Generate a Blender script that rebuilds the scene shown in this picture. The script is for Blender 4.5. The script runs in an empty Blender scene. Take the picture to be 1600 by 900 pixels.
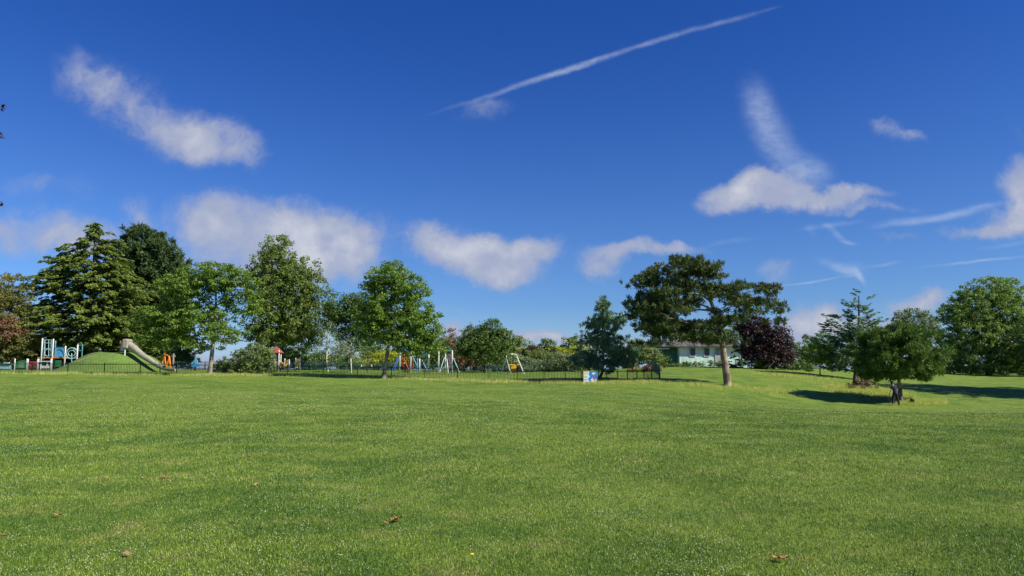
import bpy, bmesh, math, random
import numpy as np
from mathutils import Vector, Matrix
random.seed(7); RNG = np.random.default_rng(7)
R = math.radians
SC = bpy.context.scene
COL = SC.collection
# ------------------------------------------------------------------ camera
F = 1155.0; PITCH = math.atan((577-450)/F); EYE = 1.6
cd = bpy.data.cameras.new('camera'); cam = bpy.data.objects.new('camera', cd); COL.objects.link(cam)
cd.sensor_width = 36; cd.lens = 36*F/1600; cd.clip_start = 0.1; cd.clip_end = 8000
cam.location = (0, 0, EYE); cam.rotation_euler = (math.pi/2+PITCH, 0, 0)
SC.camera = cam
SUN_EL = R(40); SUN_BEH = R(24)      # sun to the right of the camera, a little behind it
sun_dir = Vector((math.cos(SUN_EL)*math.cos(SUN_BEH), -math.cos(SUN_EL)*math.sin(SUN_BEH), math.sin(SUN_EL)))
sd = bpy.data.lights.new('sun', 'SUN'); sd.energy = 5.0; sd.angle = R(0.5); sd.color = (1.0, 0.94, 0.84)
so = bpy.data.objects.new('sun', sd); COL.objects.link(so)
so.rotation_euler = sun_dir.to_track_quat('Z', 'Y').to_euler(); so.location = (0, 0, 60)
SC.view_settings.view_transform = 'Standard'; SC.view_settings.look = 'None'
SC.view_settings.exposure = 0.6; SC.view_settings.gamma = 1; SC.view_settings.use_curve_mapping = False

def ray(px, py):
    x = (px-800)/F; y = (450-py)/F
    return Vector((x, math.cos(PITCH)-y*math.sin(PITCH), math.sin(PITCH)+y*math.cos(PITCH)))
def P(px, py, Y):
    d = ray(px, py); return Vector((0, 0, EYE)) + d*(Y/d.y)
def mpp(Y): return Y/F/math.cos(PITCH)*1.0

# ------------------------------------------------------------------ world: sky with clouds
W = bpy.data.worlds.new('World'); SC.world = W; W.use_nodes = True; W.cycles.sampling_method = 'MANUAL'; W.cycles.sample_map_resolution = 512
nt = W.node_tree; nt.nodes.clear()
class NT:
    def __init__(s, nt): s.nt = nt
    def n(s, t, **kw):
        nd = s.nt.nodes.new(t)
        for k, v in kw.items():
            if k == 'inp':
                for i, val in v.items():
                    if hasattr(val, 'is_output'): s.nt.links.new(val, nd.inputs[i])
                    else: nd.inputs[i].default_value = val
            else: setattr(nd, k, v)
        return nd
    def m(s, op, a, b=0.0, c=None, clamp=False):
        nd = s.n('ShaderNodeMath', operation=op); nd.use_clamp = clamp
        for i, v in enumerate((a, b) if c is None else (a, b, c)):
            if hasattr(v, 'is_output'): s.nt.links.new(v, nd.inputs[i])
            else: nd.inputs[i].default_value = v
        return nd.outputs[0]
    def vm(s, op, a, b):
        nd = s.n('ShaderNodeVectorMath', operation=op)
        for i, v in enumerate((a, b)):
            if hasattr(v, 'is_output'): s.nt.links.new(v, nd.inputs[i])
            else: nd.inputs[i].default_value = v
        return nd.outputs[0]
    def mix(s, f, a, b, blend='MIX'):
        nd = s.n('ShaderNodeMix', data_type='RGBA', blend_type=blend)
        for i, v in ((0, f), (6, a), (7, b)):
            if hasattr(v, 'is_output'): s.nt.links.new(v, nd.inputs[i])
            else: nd.inputs[i].default_value = v if i == 0 else (*v, 1)
        return nd.outputs[2]
    def noise(s, vec, scale, detail=4, rough=0.55, dist=0.0):
        return s.n('ShaderNodeTexNoise', inp={'Vector': vec, 'Scale': scale, 'Detail': detail, 'Roughness': rough, 'Distortion': dist})
    def ramp(s, v, lo, hi, a=0.0, b=1.0, smooth=True):
        nd = s.n('ShaderNodeMapRange'); nd.interpolation_type = 'SMOOTHSTEP' if smooth else 'LINEAR'; nd.clamp = True
        for i, x in enumerate((v, lo, hi, a, b)):
            if hasattr(x, 'is_output'): s.nt.links.new(x, nd.inputs[i])
            else: nd.inputs[i].default_value = x
        return nd.outputs[0]
w = NT(nt)
sky = w.n('ShaderNodeTexSky', sky_type='NISHITA'); sky.sun_disc = False
sky.sun_elevation = SUN_EL; sky.sun_rotation = math.atan2(sun_dir.x, sun_dir.y)
sky.altitude = 200; sky.air_density = 1.0; sky.dust_density = 0.4; sky.ozone_density = 3.0
tc = w.n('ShaderNodeTexCoord'); sp = w.n('ShaderNodeSeparateXYZ', inp={0: tc.outputs['Generated']})
yy = w.m('MAXIMUM', w.m('ABSOLUTE', sp.outputs[1]), 0.02)
uu = w.m('DIVIDE', sp.outputs[0], yy); vv = w.m('DIVIDE', sp.outputs[2], yy)
uv = w.n('ShaderNodeCombineXYZ', inp={0: uu, 1: vv, 2: 0.0}).outputs[0]
def warp(scale, amt, detail=5):
    nz = w.noise(uv, scale, detail, 0.6)
    c = w.vm('SUBTRACT', nz.outputs[1], (0.5, 0.5, 0.5))
    sc_ = w.n('ShaderNodeVectorMath', operation='SCALE', inp={0: c, 'Scale': amt}).outputs[0]
    flat = w.vm('MULTIPLY', sc_, (1, 1, 0))
    return w.vm('ADD', uv, flat)
def blobs(vec, items, hi=1.25, lo=0.0, mul=1.0):
    acc = None; sv = w.n('ShaderNodeSeparateXYZ', inp={0: vec})
    for it in items:
        px, py, rx, ry, rot, st = it
        d = ray(px, py); u0, v0 = d.x/d.y, d.z/d.y
        k = 1/F*1.02
        # z only carries the running sum, scaled away, so that the blobs are worked out one after the other
        vc = vec if acc is None else w.n('ShaderNodeCombineXYZ', inp={0: sv.outputs[0], 1: sv.outputs[1], 2: acc}).outputs[0]
        mp = w.n('ShaderNodeMapping', vector_type='TEXTURE', inp={0: vc, 1: (u0, v0, 0), 2: (0, 0, R(rot)), 3: (rx*k, ry*k, 1e7)})
        ln = w.n('ShaderNodeVectorMath', operation='LENGTH', inp={0: mp.outputs[0]}).outputs['Value']
        f = w.ramp(ln, hi, lo, 0.0, st*mul)
        acc = f if acc is None else w.m('ADD', acc, f)
    return acc
cum = [(145,122,58,44,-30,.42),(205,172,76,46,-35,.42),(275,205,70,40,-15,.45),(345,212,64,38,-5,.62),(392,236,34,30,-40,.45),
 (60,285,45,18,-20,.24),(130,295,28,28,0,.2),(208,325,36,26,-20,.5),(40,362,85,32,0,.6),(135,372,60,28,0,.65),(30,300,60,30,-30,.15),
 (320,335,66,36,-10,.6),(420,358,90,42,-12,.7),(500,385,90,50,0,.85),(440,412,110,40,0,.8),(555,378,26,28,0,.4),(310,390,60,34,0,.5),
 (658,380,32,32,10,.6),(705,392,58,34,-10,.75),(765,408,75,30,0,1.0),(842,394,42,26,10,.85),(790,438,60,15,0,.55),
 (942,408,36,24,0,.85),(1005,395,60,13,0,.6),(1065,388,44,8,0,.4),(932,432,28,14,0,.55),
 (755,180,46,22,8,.30),
 (1155,298,50,26,14,1.0),(1215,292,44,26,0,.9),(1258,312,85,20,-4,.85),(1330,308,60,12,2,.55),(1372,332,60,9,0,.45),(1165,326,34,14,0,.6),
 (1398,207,38,11,-4,.62),(1395,222,30,8,0,.2),(1600,280,40,36,30,.85),(1588,340,60,28,20,1.0),(1520,362,60,11,5,.5),
 (1215,425,30,17,0,.4),(1262,492,52,22,0,.8),(1310,505,80,20,0,.8),(1445,474,46,15,0,.85),(1390,502,60,9,0,.6),(1400,376,28,6,0,.25),
 (715,527,50,13,0,.6),(800,522,75,10,-8,.7),(890,530,90,11,0,.75),(720,490,50,7,0,.22),(330,560,60,16,0,.9),(980,540,80,12,0,.5),(1590,200,30,20,-20,.22)]
cir = [(740,158,90,5.5,17,.45),(830,128,80,6.5,17,.75),(905,103,70,7,17,.85),(985,76,80,5.5,17,.6),(1070,50,80,7,16,.55),(1150,30,60,6,16,.5),(1205,14,30,4,16,.25),
 (1182,152,46,34,-80,.62),(1198,195,48,38,-68,.62),(1220,235,50,40,-60,.55),(1250,268,44,36,-40,.5),(1282,268,34,28,-35,.55),
 (1300,352,60,6,8,.5),(1400,352,60,5,6,.4),(1450,342,90,8,6,.75),(1530,325,70,8,12,.7),(1310,368,30,7,-40,.6),(1330,380,22,4,-10,.4),(1575,382,60,5,10,.5),
 (1530,408,110,3.2,6,.75),(1268,440,62,2.6,8,.8),(1310,418,44,10,-25,.65),(1335,420,30,14,0,.5),(1345,435,18,6,-60,.7),(1385,413,30,4,10,.55),(1140,378,56,6,8,.4),(1268,362,20,9,-50,.3)]
wv = warp(7.0, 0.10, 9)
D = blobs(wv, cum, 1.7, 0.1, 1.15)
n1 = w.noise(uv, 10, 9, 0.62, 0.3).outputs[0]
n3 = w.noise(wv, 34, 8, 0.65, 0.5).outputs[0]
D1 = w.m('ADD', D, w.m('MULTIPLY', w.m('SUBTRACT', n1, 0.48), w.m('MULTIPLY', w.m('MINIMUM', D, 0.5), 3.6)))
D2 = w.m('ADD', D1, w.m('MULTIPLY', w.m('SUBTRACT', n3, 0.5), w.m('MULTIPLY', w.m('MINIMUM', D, 0.4), 2.4)))
A = w.ramp(D2, 0.06, 1.15, 0.0, 0.9)
wv2 = warp(16.0, 0.009, 5)
C2 = blobs(wv2, cir, 1.4, 0.0, 1.0)
st = w.n('ShaderNodeMapping', inp={0: wv2, 2: (0, 0, R(-10)), 3: (26, 44, 1)}).outputs[0]
n2 = w.noise(st, 2.2, 5, 0.6).outputs[0]
A2 = w.ramp(w.m('MULTIPLY', C2, w.m('ADD', 0.45, n2)), 0.02, 1.5, 0.0, 0.62)
# tint: the real sky of the photograph is a deeper blue; grade per elevation
el = sp.outputs[2]
grade = w.mix(w.ramp(el, 0.0, 0.5), (0.46, 0.70, 1.12), (0.15, 0.445, 1.09))
skyc = w.mix(1.0, sky.outputs[0], grade, 'MULTIPLY')
# cloud colour: pale tops, mauve-grey thin parts and undersides
nb = w.noise(uv, 15, 4, 0.5).outputs[0]
ccol = w.mix(w.m('MULTIPLY', w.ramp(D2, 0.7, 1.9), w.ramp(nb, 0.36, 0.6)), (3.7, 4.1, 5.5), (6.0, 6.15, 6.7))
skyc = w.mix(w.ramp(el, 0.09, -0.01, 0.0, 0.55), skyc, (4.6, 6.0, 8.2))
c1 = w.mix(A, skyc, ccol)
c2 = w.mix(A2, c1, (5.0, 5.9, 7.6))
bgn = w.n('ShaderNodeBackground', inp={0: c2, 1: 0.07})
nt.links.new(bgn.outputs[0], w.n('ShaderNodeOutputWorld').inputs[0])

# ------------------------------------------------------------------ helpers
def tag(o, label=None, cat=None, group=None, kind=None):
    if label: o['label'] = label
    if cat: o['category'] = cat
    if group: o['group'] = group
    if kind: o['kind'] = kind
    return o
def empty(name, loc, label=None, cat=None, group=None):
    o = bpy.data.objects.new(name, None); COL.objects.link(o); o.location = loc; o.empty_display_size = .3
    return tag(o, label, cat, group)
def link(name, me, parent=None, loc=None):
    o = bpy.data.objects.new(name, me); COL.objects.link(o)
    if parent: o.parent = parent
    if loc is not None: o.location = loc
    return o
def np_mesh(name, V, faces, k, mat, tone=None, smooth=False):
    """V (n,3); faces (m,k) all the same size"""
    me = bpy.data.meshes.new(name); V = np.asarray(V, np.float32); faces = np.asarray(faces, np.int32)
    me.vertices.add(len(V)); me.vertices.foreach_set('co', V.ravel())
    me.loops.add(faces.size); me.loops.foreach_set('vertex_index', faces.ravel())
    me.polygons.add(len(faces)); me.polygons.foreach_set('loop_start', np.arange(len(faces), dtype=np.int32)*k)
    me.polygons.foreach_set('loop_total', np.full(len(faces), k, np.int32))
    if smooth: me.polygons.foreach_set('use_smooth', np.ones(len(faces), bool))
    if tone is not None:
        a = me.attributes.new('tone', 'FLOAT', 'FACE'); a.data.foreach_set('value', np.asarray(tone, np.float32))
    me.update(calc_edges=True); me.materials.append(mat)
    return me
class MB:
    """collects simple solids into one mesh"""
    def __init__(s): s.V = []; s.Fc = []
    def _add(s, V, Fc):
        b = len(s.V); s.V += [tuple(v) for v in V]; s.Fc += [tuple(b+i for i in f) for f in Fc]; return s
    def box(s, c, size, rz=0, ry=0, rx=0):
        M = Matrix.Translation(c) @ Matrix.Rotation(rz, 4, 'Z') @ Matrix.Rotation(ry, 4, 'Y') @ Matrix.Rotation(rx, 4, 'X')
        x, y, z = [q/2 for q in size]
        vs = [M @ Vector(v) for v in ((-x,-y,-z),(x,-y,-z),(x,y,-z),(-x,y,-z),(-x,-y,z),(x,-y,z),(x,y,z),(-x,y,z))]
        return s._add(vs, ((0,3,2,1),(4,5,6,7),(0,1,5,4),(1,2,6,5),(2,3,7,6),(3,0,4,7)))
    def tube(s, pts, rad, seg=8, cap=True):
        pts = [Vector(p) for p in pts]; n = len(pts)
        if not hasattr(rad, '__len__'): rad = [rad]*n
        V = []; Fc = []; ref = None
        for i, p in enumerate(pts):
            t = (pts[min(i+1, n-1)] - pts[max(i-1, 0)]).normalized()
            if ref is None: ref = Vector((0, 0, 1)) if abs(t.z) < .9 else Vector((1, 0, 0))
            a = t.cross(ref).normalized(); b = t.cross(a).normalized(); ref = -(t.cross(a)) if False else ref
            if abs(t.dot(ref)) > .95: ref = Vector((1, 0, 0)) if abs(t.x) < .9 else Vector((0, 1, 0))
            for j in range(seg):
                th = 2*math.pi*j/seg; V.append(p + (a*math.cos(th) + b*math.sin(th))*rad[i])
        for i in range(n-1):
            for j in range(seg):
                k = (j+1) % seg; Fc.append((i*seg+j, i*seg+k, (i+1)*seg+k, (i+1)*seg+j))
        if cap: Fc.append(tuple(range(seg))[::-1]); Fc.append(tuple((n-1)*seg+j for j in range(seg)))
        return s._add(V, Fc)
    def ring(s, c, r, th, n=20, axis='Y', sx=1, sz=1, a0=0, a1=2*math.pi):
        closed = abs(a1-a0-2*math.pi) < 1e-6
        pts = []
        for i in range(n+1):
            a = a0+(a1-a0)*i/n; pts.append(Vector(c)+Vector((math.cos(a)*r*sx, 0, math.sin(a)*r*sz)))
        return s.tube(pts, th, 6, not closed)
    def prism(s, poly, y0, y1):
        """poly in xz, extruded along y"""
        n = len(poly); V = [(x, y0, z) for x, z in poly] + [(x, y1, z) for x, z in poly]
        Fc = [tuple(range(n)), tuple(range(n, 2*n))[::-1]] + [((i+1) % n, i, n+i, n+(i+1) % n) for i in range(n)]
        return s._add(V, Fc)
    def build(s, name, mat, parent=None, smooth=False, label=None):
        me = bpy.data.meshes.new(name); me.from_pydata(s.V, [], s.Fc); me.update(); me.materials.append(mat)
        if smooth:
            for p in me.polygons: p.use_smooth = True
        o = link(name, me, parent)
        if label: o['label'] = label
        return o
def mat(name, col, rough=.6, metal=0, var=.12, scale=3, bump=0.0, spec=.4, col2=None, dirt=.0):
    m = bpy.data.materials.new(name); m.use_nodes = True; t = m.node_tree; q = NT(t)
    b = t.nodes['Principled BSDF']; b.inputs['Roughness'].default_value = rough; b.inputs['Metallic'].default_value = metal
    b.inputs['Specular IOR Level'].default_value = spec
    tcn = q.n('ShaderNodeTexCoord'); nz = q.noise(tcn.outputs['Object'], scale, 5, .6).outputs[0]
    c2 = col2 or tuple(min(1, c*(1+var*2)) for c in col); c1 = col if col2 else tuple(c*(1-var*1.5) for c in col)
    cc = q.mix(q.ramp(nz, .35, .65), c1, c2)
    if dirt > 0:
        nd_ = q.noise(tcn.outputs['Object'], scale*.6, 6, .7).outputs[0]
        cc = q.mix(q.m('MULTIPLY', q.ramp(nd_, .5, .75), dirt), cc, (.12, .12, .08))
    t.links.new(cc, b.inputs['Base Color'])
    if bump > 0:
        bm_ = q.n('ShaderNodeBump', inp={'Height': nz, 'Strength': bump, 'Distance': .05}); t.links.new(bm_.outputs[0], b.inputs['Normal'])
    return m
def leafmat(name, dark, light, trans=.3, extra=None):
    m = bpy.data.materials.new(name); m.use_nodes = True; t = m.node_tree; q = NT(t)
    b = t.nodes['Principled BSDF']; b.inputs['Roughness'].default_value = .55; b.inputs['Specular IOR Level'].default_value = .3
    at = q.n('ShaderNodeAttribute', attribute_name='tone').outputs['Fac']
    c = q.mix(q.ramp(at, 0, .85, smooth=False), dark, light)
    if extra: c = q.mix(q.ramp(at, .87, .98), c, extra)
    t.links.new(c, b.inputs['Base Color'])
    tr = q.n('ShaderNodeBsdfTranslucent', inp={0: q.mix(1.0, c, (1.25, 1.35, .7), 'MULTIPLY')})
    mx = q.n('ShaderNodeMixShader', inp={0: trans}); t.links.new(b.outputs[0], mx.inputs[1]); t.links.new(tr.outputs[0], mx.inputs[2])
    t.links.new(mx.outputs[0], t.nodes['Material Output'].inputs[0])
    return m

# ------------------------------------------------------------------ terrain
TP = []   # (x, y, z)
def tp(px, py, Y): p = P(px, py, Y); TP.append((p.x, p.y, p.z))
for px, py, Y in [(-150,582,74),(0,583,74),(160,584.5,74),(290,585.5,74),(450,586.5,74),(560,588,73),(612,590.5,71),(715,594,69),(809,597,66),(909,598.5,62),(1030,597.5,62),
  (1136,602,62),(1398,634,56),(1405,629,57.5),(1600,629,57),(1750,632,57),(1240,626,57),(1345,603.5,66),(1282,588,76),(1320,591,76),(1100,573,93),(1030,573,93),(1200,576,85),
  (1500,600,80),(1620,600,80),(1500,590,100),(1700,590,100),(1400,592,95),(300,579,90),(400,579,90),(500,579,90),(650,584,80),(720,584,80),(500,577,102),(730,582,100),(850,583,90),
  (810,585,78),(60,578,88),(-100,578,88),(180,580,86),(100,577,105),(-200,577,105),(1600,587,118),(1300,577,110),(900,580,105),
  (1000,616,46),(1250,640,44),(1500,645,46),(1750,645,46),(800,618,44),(600,615,44),(300,612,44),(0,610,44),(-300,610,44)]: tp(px, py, Y)
for x in (-60, -30, 0, 30, 60):
    TP.append((x, 22, 0)); TP.append((x, 8, 0)); TP.append((x, -10, 0)); TP.append((x*2.2, 135, 1.4))
TP = np.array(TP); S_ = 30.0
def _k(r2): return np.where(r2 > 1e-12, .5*r2*np.log(np.maximum(r2, 1e-12)), 0)
_A = TP[:, :2]/S_; _n = len(TP)
_K = _k(((_A[:, None]-_A[None])**2).sum(-1)) + np.eye(_n)*.01
_Pm = np.c_[np.ones(_n), _A]
_M = np.block([[_K, _Pm], [_Pm.T, np.zeros((3, 3))]])
_w = np.linalg.solve(_M, np.r_[TP[:, 2], 0, 0, 0])
def sm(a, b, x): t = np.clip((x-a)/(b-a), 0, 1); return t*t*(3-2*t)
def H(x, y):
    x = np.asarray(x, float); y = np.asarray(y, float); shp = x.shape
    xf = x.ravel(); yf = y.ravel(); out = np.zeros(len(xf))
    xc = np.clip(xf, -95, 95); yc = np.clip(yf, -20, 140)
    for i in range(0, len(xf), 60000):
        q = np.c_[xc[i:i+60000], yc[i:i+60000]]/S_
        out[i:i+60000] = _k(((q[:, None]-_A[None])**2).sum(-1)) @ _w[:_n] + _w[_n] + q @ _w[_n+1:]
    near = sm(14, 40, yf); far = sm(125, 220, yf)
    out = out*near*(1-far) + 1.3*far
    und = .03*np.sin(xf*.7+1.3*np.sin(yf*.31))*np.sin(yf*.53+xf*.11) + .02*np.sin(xf*1.9+yf*.8)
    out += und*(1-far)
    return out.reshape(shp)
def h(x, y): return float(H(np.array([x]), np.array([y]))[0])
def G(px, Y, dz=0):
    p = P(px, 577, Y); return Vector((p.x, Y, h(p.x, Y)+dz))

# ground material
def grass_color(q, pos):
    big = q.noise(pos, .09, 3, .5).outputs[0]; mid = q.noise(pos, .55, 5, .65).outputs[0]; sml = q.noise(pos, 3.2, 4, .6).outputs[0]
    c = q.mix(q.ramp(mid, .40, .60), (.098, .185, .020), (.200, .290, .034))
    c = q.mix(q.m('MULTIPLY', q.ramp(big, .42, .62), .6), c, (.24, .325, .045))
    c = q.mix(q.m('MULTIPLY', q.ramp(sml, .5, .68), .65), c, (.078, .165, .026))
    dry = q.noise(pos, 1.1, 6, .7).outputs[0]
    c = q.mix(q.m('MULTIPLY', q.ramp(dry, .52, .70), .7), c, (.27, .27, .075))
    return c
gm = bpy.data.materials.new('lawn'); gm.use_nodes = True; q = NT(gm.node_tree)
ge = q.n('ShaderNodeNewGeometry').outputs['Position']
c = grass_color(q, ge)
st_ = q.n('ShaderNodeMapping', inp={0: ge, 3: (1, .55, 1)}).outputs[0]
fine = q.noise(st_, 26, 6, .75).outputs[0]; fin2 = q.noise(st_, 7.5, 6, .75).outputs[0]
c = q.mix(q.m('MULTIPLY', q.ramp(fine, .42, .60), .55), c, (.055, .105, .012))
c = q.mix(q.m('MULTIPLY', q.ramp(fin2, .46, .66), .5), c, (.23, .29, .055))
spk = q.noise(st_, 42, 3, .8).outputs[0]
pat = q.noise(ge, .5, 4, .6).outputs[0]
c = q.mix(q.m('MULTIPLY', q.ramp(spk, .66, .73), q.ramp(pat, .46, .6)), c, (.42, .44, .3))
b = gm.node_tree.nodes['Principled BSDF']; b.inputs['Roughness'].default_value = .8; b.inputs['Specular IOR Level'].default_value = .15
gm.node_tree.links.new(c, b.inputs['Base Color'])
bp = q.n('ShaderNodeBump', inp={'Height': q.m('ADD', q.m('MULTIPLY', fine, .5), fin2), 'Strength': .9, 'Distance': .12})
gm.node_tree.links.new(bp.outputs[0], b.inputs['Normal'])
xs = np.r_[-4000, -2000, -1000, -500, -250, np.arange(-160, -18, 1.6), np.arange(-18, 18, .45), np.arange(18, 161, 1.6), 250, 500, 1000, 2000, 4000]
ys = np.r_[-2000, -600, -200, -60, np.arange(-20, 3, 1.2), np.arange(3, 26, .45), np.arange(26, 160, 1.2), 170, 185, 200, 230, 300, 500, 1000, 2500, 6000]
X, Yg = np.meshgrid(xs, ys); Z = H(X, Yg)
V = np.c_[X.ravel(), Yg.ravel(), Z.ravel()]; nx = len(xs); ny = len(ys)
ii, jj = np.meshgrid(np.arange(nx-1), np.arange(ny-1)); a = (jj*nx+ii).ravel()
ground = link('ground', np_mesh('ground', V, np.c_[a, a+1, a+nx+1, a+nx], 4, gm, smooth=True)); tag(ground, kind='structure')

# ------------------------------------------------------------------ grass blades
bmat = bpy.data.materials.new('grass_blades'); bmat.use_nodes = True; q = NT(bmat.node_tree)
ge = q.n('ShaderNodeNewGeometry').outputs['Position']; c = grass_color(q, ge)
tn = q.n('ShaderNodeAttribute', attribute_name='tone').outputs['Fac']
c = q.mix(1.0, c, q.mix(tn, (.42, .50, .48), (2.05, 1.88, 2.2)), 'MULTIPLY')
c = q.mix(q.ramp(tn, .955, .975), c, (.48, .44, .24))
b = bmat.node_tree.nodes['Principled BSDF']; b.inputs['Roughness'].default_value = .5; b.inputs['Specular IOR Level'].default_value = .35
bmat.node_tree.links.new(c, b.inputs['Base Color'])
tr = q.n('ShaderNodeBsdfTranslucent', inp={0: c}); mx = q.n('ShaderNodeMixShader', inp={0: .3})
bmat.node_tree.links.new(b.outputs[0], mx.inputs[1]); bmat.node_tree.links.new(tr.outputs[0], mx.inputs[2])
bmat.node_tree.links.new(mx.outputs[0], bmat.node_tree.nodes['Material Output'].inputs[0])
def fan(n, y0, y1, pw, side=.76):
    """points in the view wedge, density ~ 1/Y^pw"""
    e = 2-pw
    u = RNG.random(n)
    Yv = y0*(y1/y0)**u if abs(e) < 1e-6 else (y0**e+u*(y1**e-y0**e))**(1/e)
    Xv = (RNG.random(n)*2-1)*Yv*side
    return Xv, Yv
def blades(x, y, ln, wd, lean, tone, mat_, name, zoff=-.002):
    n = len(x); z = H(x, y)+zoff
    az = RNG.random(n)*2*np.pi; la = RNG.random(n)*2*np.pi; le = np.abs(RNG.normal(0, lean, n)).clip(0, 1.35)
    wx = np.cos(az)*wd/2; wy = np.sin(az)*wd/2
    tipx = np.cos(la)*np.sin(le)*ln; tipy = np.sin(la)*np.sin(le)*ln; tipz = np.cos(le)*ln
    V = np.empty((n, 3, 3)); V[:, 0] = np.c_[x-wx, y-wy, z]; V[:, 1] = np.c_[x+wx, y+wy, z]; V[:, 2] = np.c_[x+tipx, y+tipy, z+tipz]
    return np_mesh(name, V.reshape(-1, 3), np.arange(n*3).reshape(-1, 3), 3, mat_, tone)
NB = 1300000
x, y = fan(NB, 4.6, 70, 1.9)
k = np.maximum(1, y/9)
me = blades(x, y, RNG.uniform(.015, .038, NB)*np.minimum(k, 1.3), .0072*np.minimum(k, 3), 1.05, RNG.random(NB)**1.45, bmat, 'grass')
tag(link('grass', me), 'short mown grass covering the whole park field', 'grass', kind='stuff')
# clover heads in drifts
def vnoise(x, y, s, seed):
    r = np.random.default_rng(seed); g = r.random((64, 64)); X = x/s; Y_ = y/s
    i = np.floor(X).astype(int); j = np.floor(Y_).astype(int); fx = X-i; fy = Y_-j; fx = fx*fx*(3-2*fx); fy = fy*fy*(3-2*fy)
    a = g[i % 64, j % 64]; b_ = g[(i+1) % 64, j % 64]; c_ = g[i % 64, (j+1) % 64]; d = g[(i+1) % 64, (j+1) % 64]
    return (a*(1-fx)+b_*fx)*(1-fy)+(c_*(1-fx)+d*fx)*fy
x, y = fan(90000, 4.8, 55, 1.75)
f = vnoise(x, y, 1.4, 3)*.6+vnoise(x, y, .5, 4)*.4
kp = RNG.random(len(x)) < np.clip((f-.5)*1.8, .02, .65); x = x[kp]; y = y[kp]; n = len(x)
r = RNG.uniform(.0035, .0075, n)*np.minimum(np.maximum(1, y/11), 3); z = H(x, y)+RNG.uniform(.03, .055, n)
octv = np.array([(1,0,0),(-1,0,0),(0,1,0),(0,-1,0),(0,0,.9),(0,0,-.7)]); octf = np.array([(0,2,4),(2,1,4),(1,3,4),(3,0,4),(2,0,5),(1,2,5),(3,1,5),(0,3,5)])
V = (octv[None]*r[:, None, None] + np.c_[x, y, z][:, None]).reshape(-1, 3)
Fc = (octf[None] + (np.arange(n)*6)[:, None, None]).reshape(-1, 3)
clm = leafmat('clover_head', (.32, .36, .18), (.60, .62, .44), .2)
tag(link('clover_flowers', np_mesh('clover', V, Fc, 3, clm, np.repeat(RNG.random(n), 8))), 'white clover heads scattered in drifts through the lawn', 'clover', kind='stuff')

# ------------------------------------------------------------------ foliage engine
def orient(nrm):
    n = len(nrm); r = RNG.normal(size=(n, 3)); a = np.cross(nrm, r); a /= np.linalg.norm(a, axis=1)[:, None]+1e-9
    b_ = np.cross(nrm, a); return a, b_
def rhombi(c, a, b_, la, lb):
    """c centre, a,b unit axes, half sizes la, lb (n,)"""
    la = la[:, None]; lb = lb[:, None]
    V = np.stack([c-a*la, c-b_*lb+a*la*.15, c+a*la, c+b_*lb+a*la*.15], 1)
    return V.reshape(-1, 3)
def unit(v): return v/(np.linalg.norm(v, axis=-1, keepdims=True)+1e-9)
def sample_blobs(B, n, shell=.35, axis=None):
    wts = np.array([b_['w']*(b_['r'][0]*b_['r'][1]*b_['r'][2])**(.72) for b_ in B]); wts /= wts.sum()
    idx = RNG.choice(len(B), n, p=wts); C = np.array([b_['c'] for b_ in B])[idx]; Rr = np.array([b_['r'] for b_ in B])[idx]
    d = unit(RNG.normal(size=(n, 3))); rad = RNG.random(n)**shell
    cone = np.array([b_['cone'] for b_ in B])[idx]
    pts = C + d*Rr*rad[:, None]
    # cones: apex up
    t = RNG.random(n)**.62; az = RNG.random(n)*2*np.pi
    rr = t*np.sqrt(RNG.random(n)*.75+.25)*(.85+.25*RNG.random(n))
    pc = C + np.c_[np.cos(az)*rr*Rr[:, 0], np.sin(az)*rr*Rr[:, 1], (1-2*t)*Rr[:, 2]]
    pts = np.where(cone[:, None], pc, pts)
    out = np.where(cone[:, None], np.c_[np.cos(az), np.sin(az), np.full(n, .2)], unit(d/Rr))
    return pts, out, idx
def crown_leafball(pts, out, per, rc, ls, flat=.7, upb=.5):
    n = len(pts); N = n*per; ci = np.repeat(np.arange(n), per)
    rcl = (rc*RNG.uniform(.6, 1.35, n))[ci]
    d = RNG.normal(size=(N, 3)); d = unit(d)*(RNG.random(N)**.45)[:, None]
    off = d*rcl[:, None]*np.array([1, 1, flat])
    c = pts[ci]+off
    nrm = unit(unit(off)*.7+np.array([0, 0, upb])+RNG.normal(size=(N, 3))*.55)
    a, b_ = orient(nrm); s = ls*RNG.uniform(.6, 1.3, N)
    tone = np.clip(np.repeat(RNG.random(n), per)*.45+RNG.random(N)*.55, 0, 1)
    return rhombi(c, a, b_, s*.62, s*.40), tone
def crown_tuft(pts, out, per, rc, wd, up=.7):
    n = len(pts); N = n*per; ci = np.repeat(np.arange(n), per)
    ax = unit(out*.6+np.array([0, 0, up])+RNG.normal(size=(n, 3))*.25)[ci]
    d = unit(RNG.normal(size=(N, 3))+ax*.95)
    L = (rc*RNG.uniform(.7, 1.25, n))[ci]*RNG.uniform(.75, 1.1, N)
    base = pts[ci]+RNG.normal(size=(N, 3))*.10*rc+ax*(RNG.random(N)-.6)[:, None]*rc*.75
    a = d; b_ = unit(np.cross(d, RNG.normal(size=(N, 3))))
    tone = np.clip(np.repeat(RNG.random(n), per)*.5+RNG.random(N)*.5, 0, 1)
    return rhombi(base+d*L[:, None]*.5, a, b_, L*.5, np.full(N, wd)*RNG.uniform(.7, 1.3, N)), tone
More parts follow.
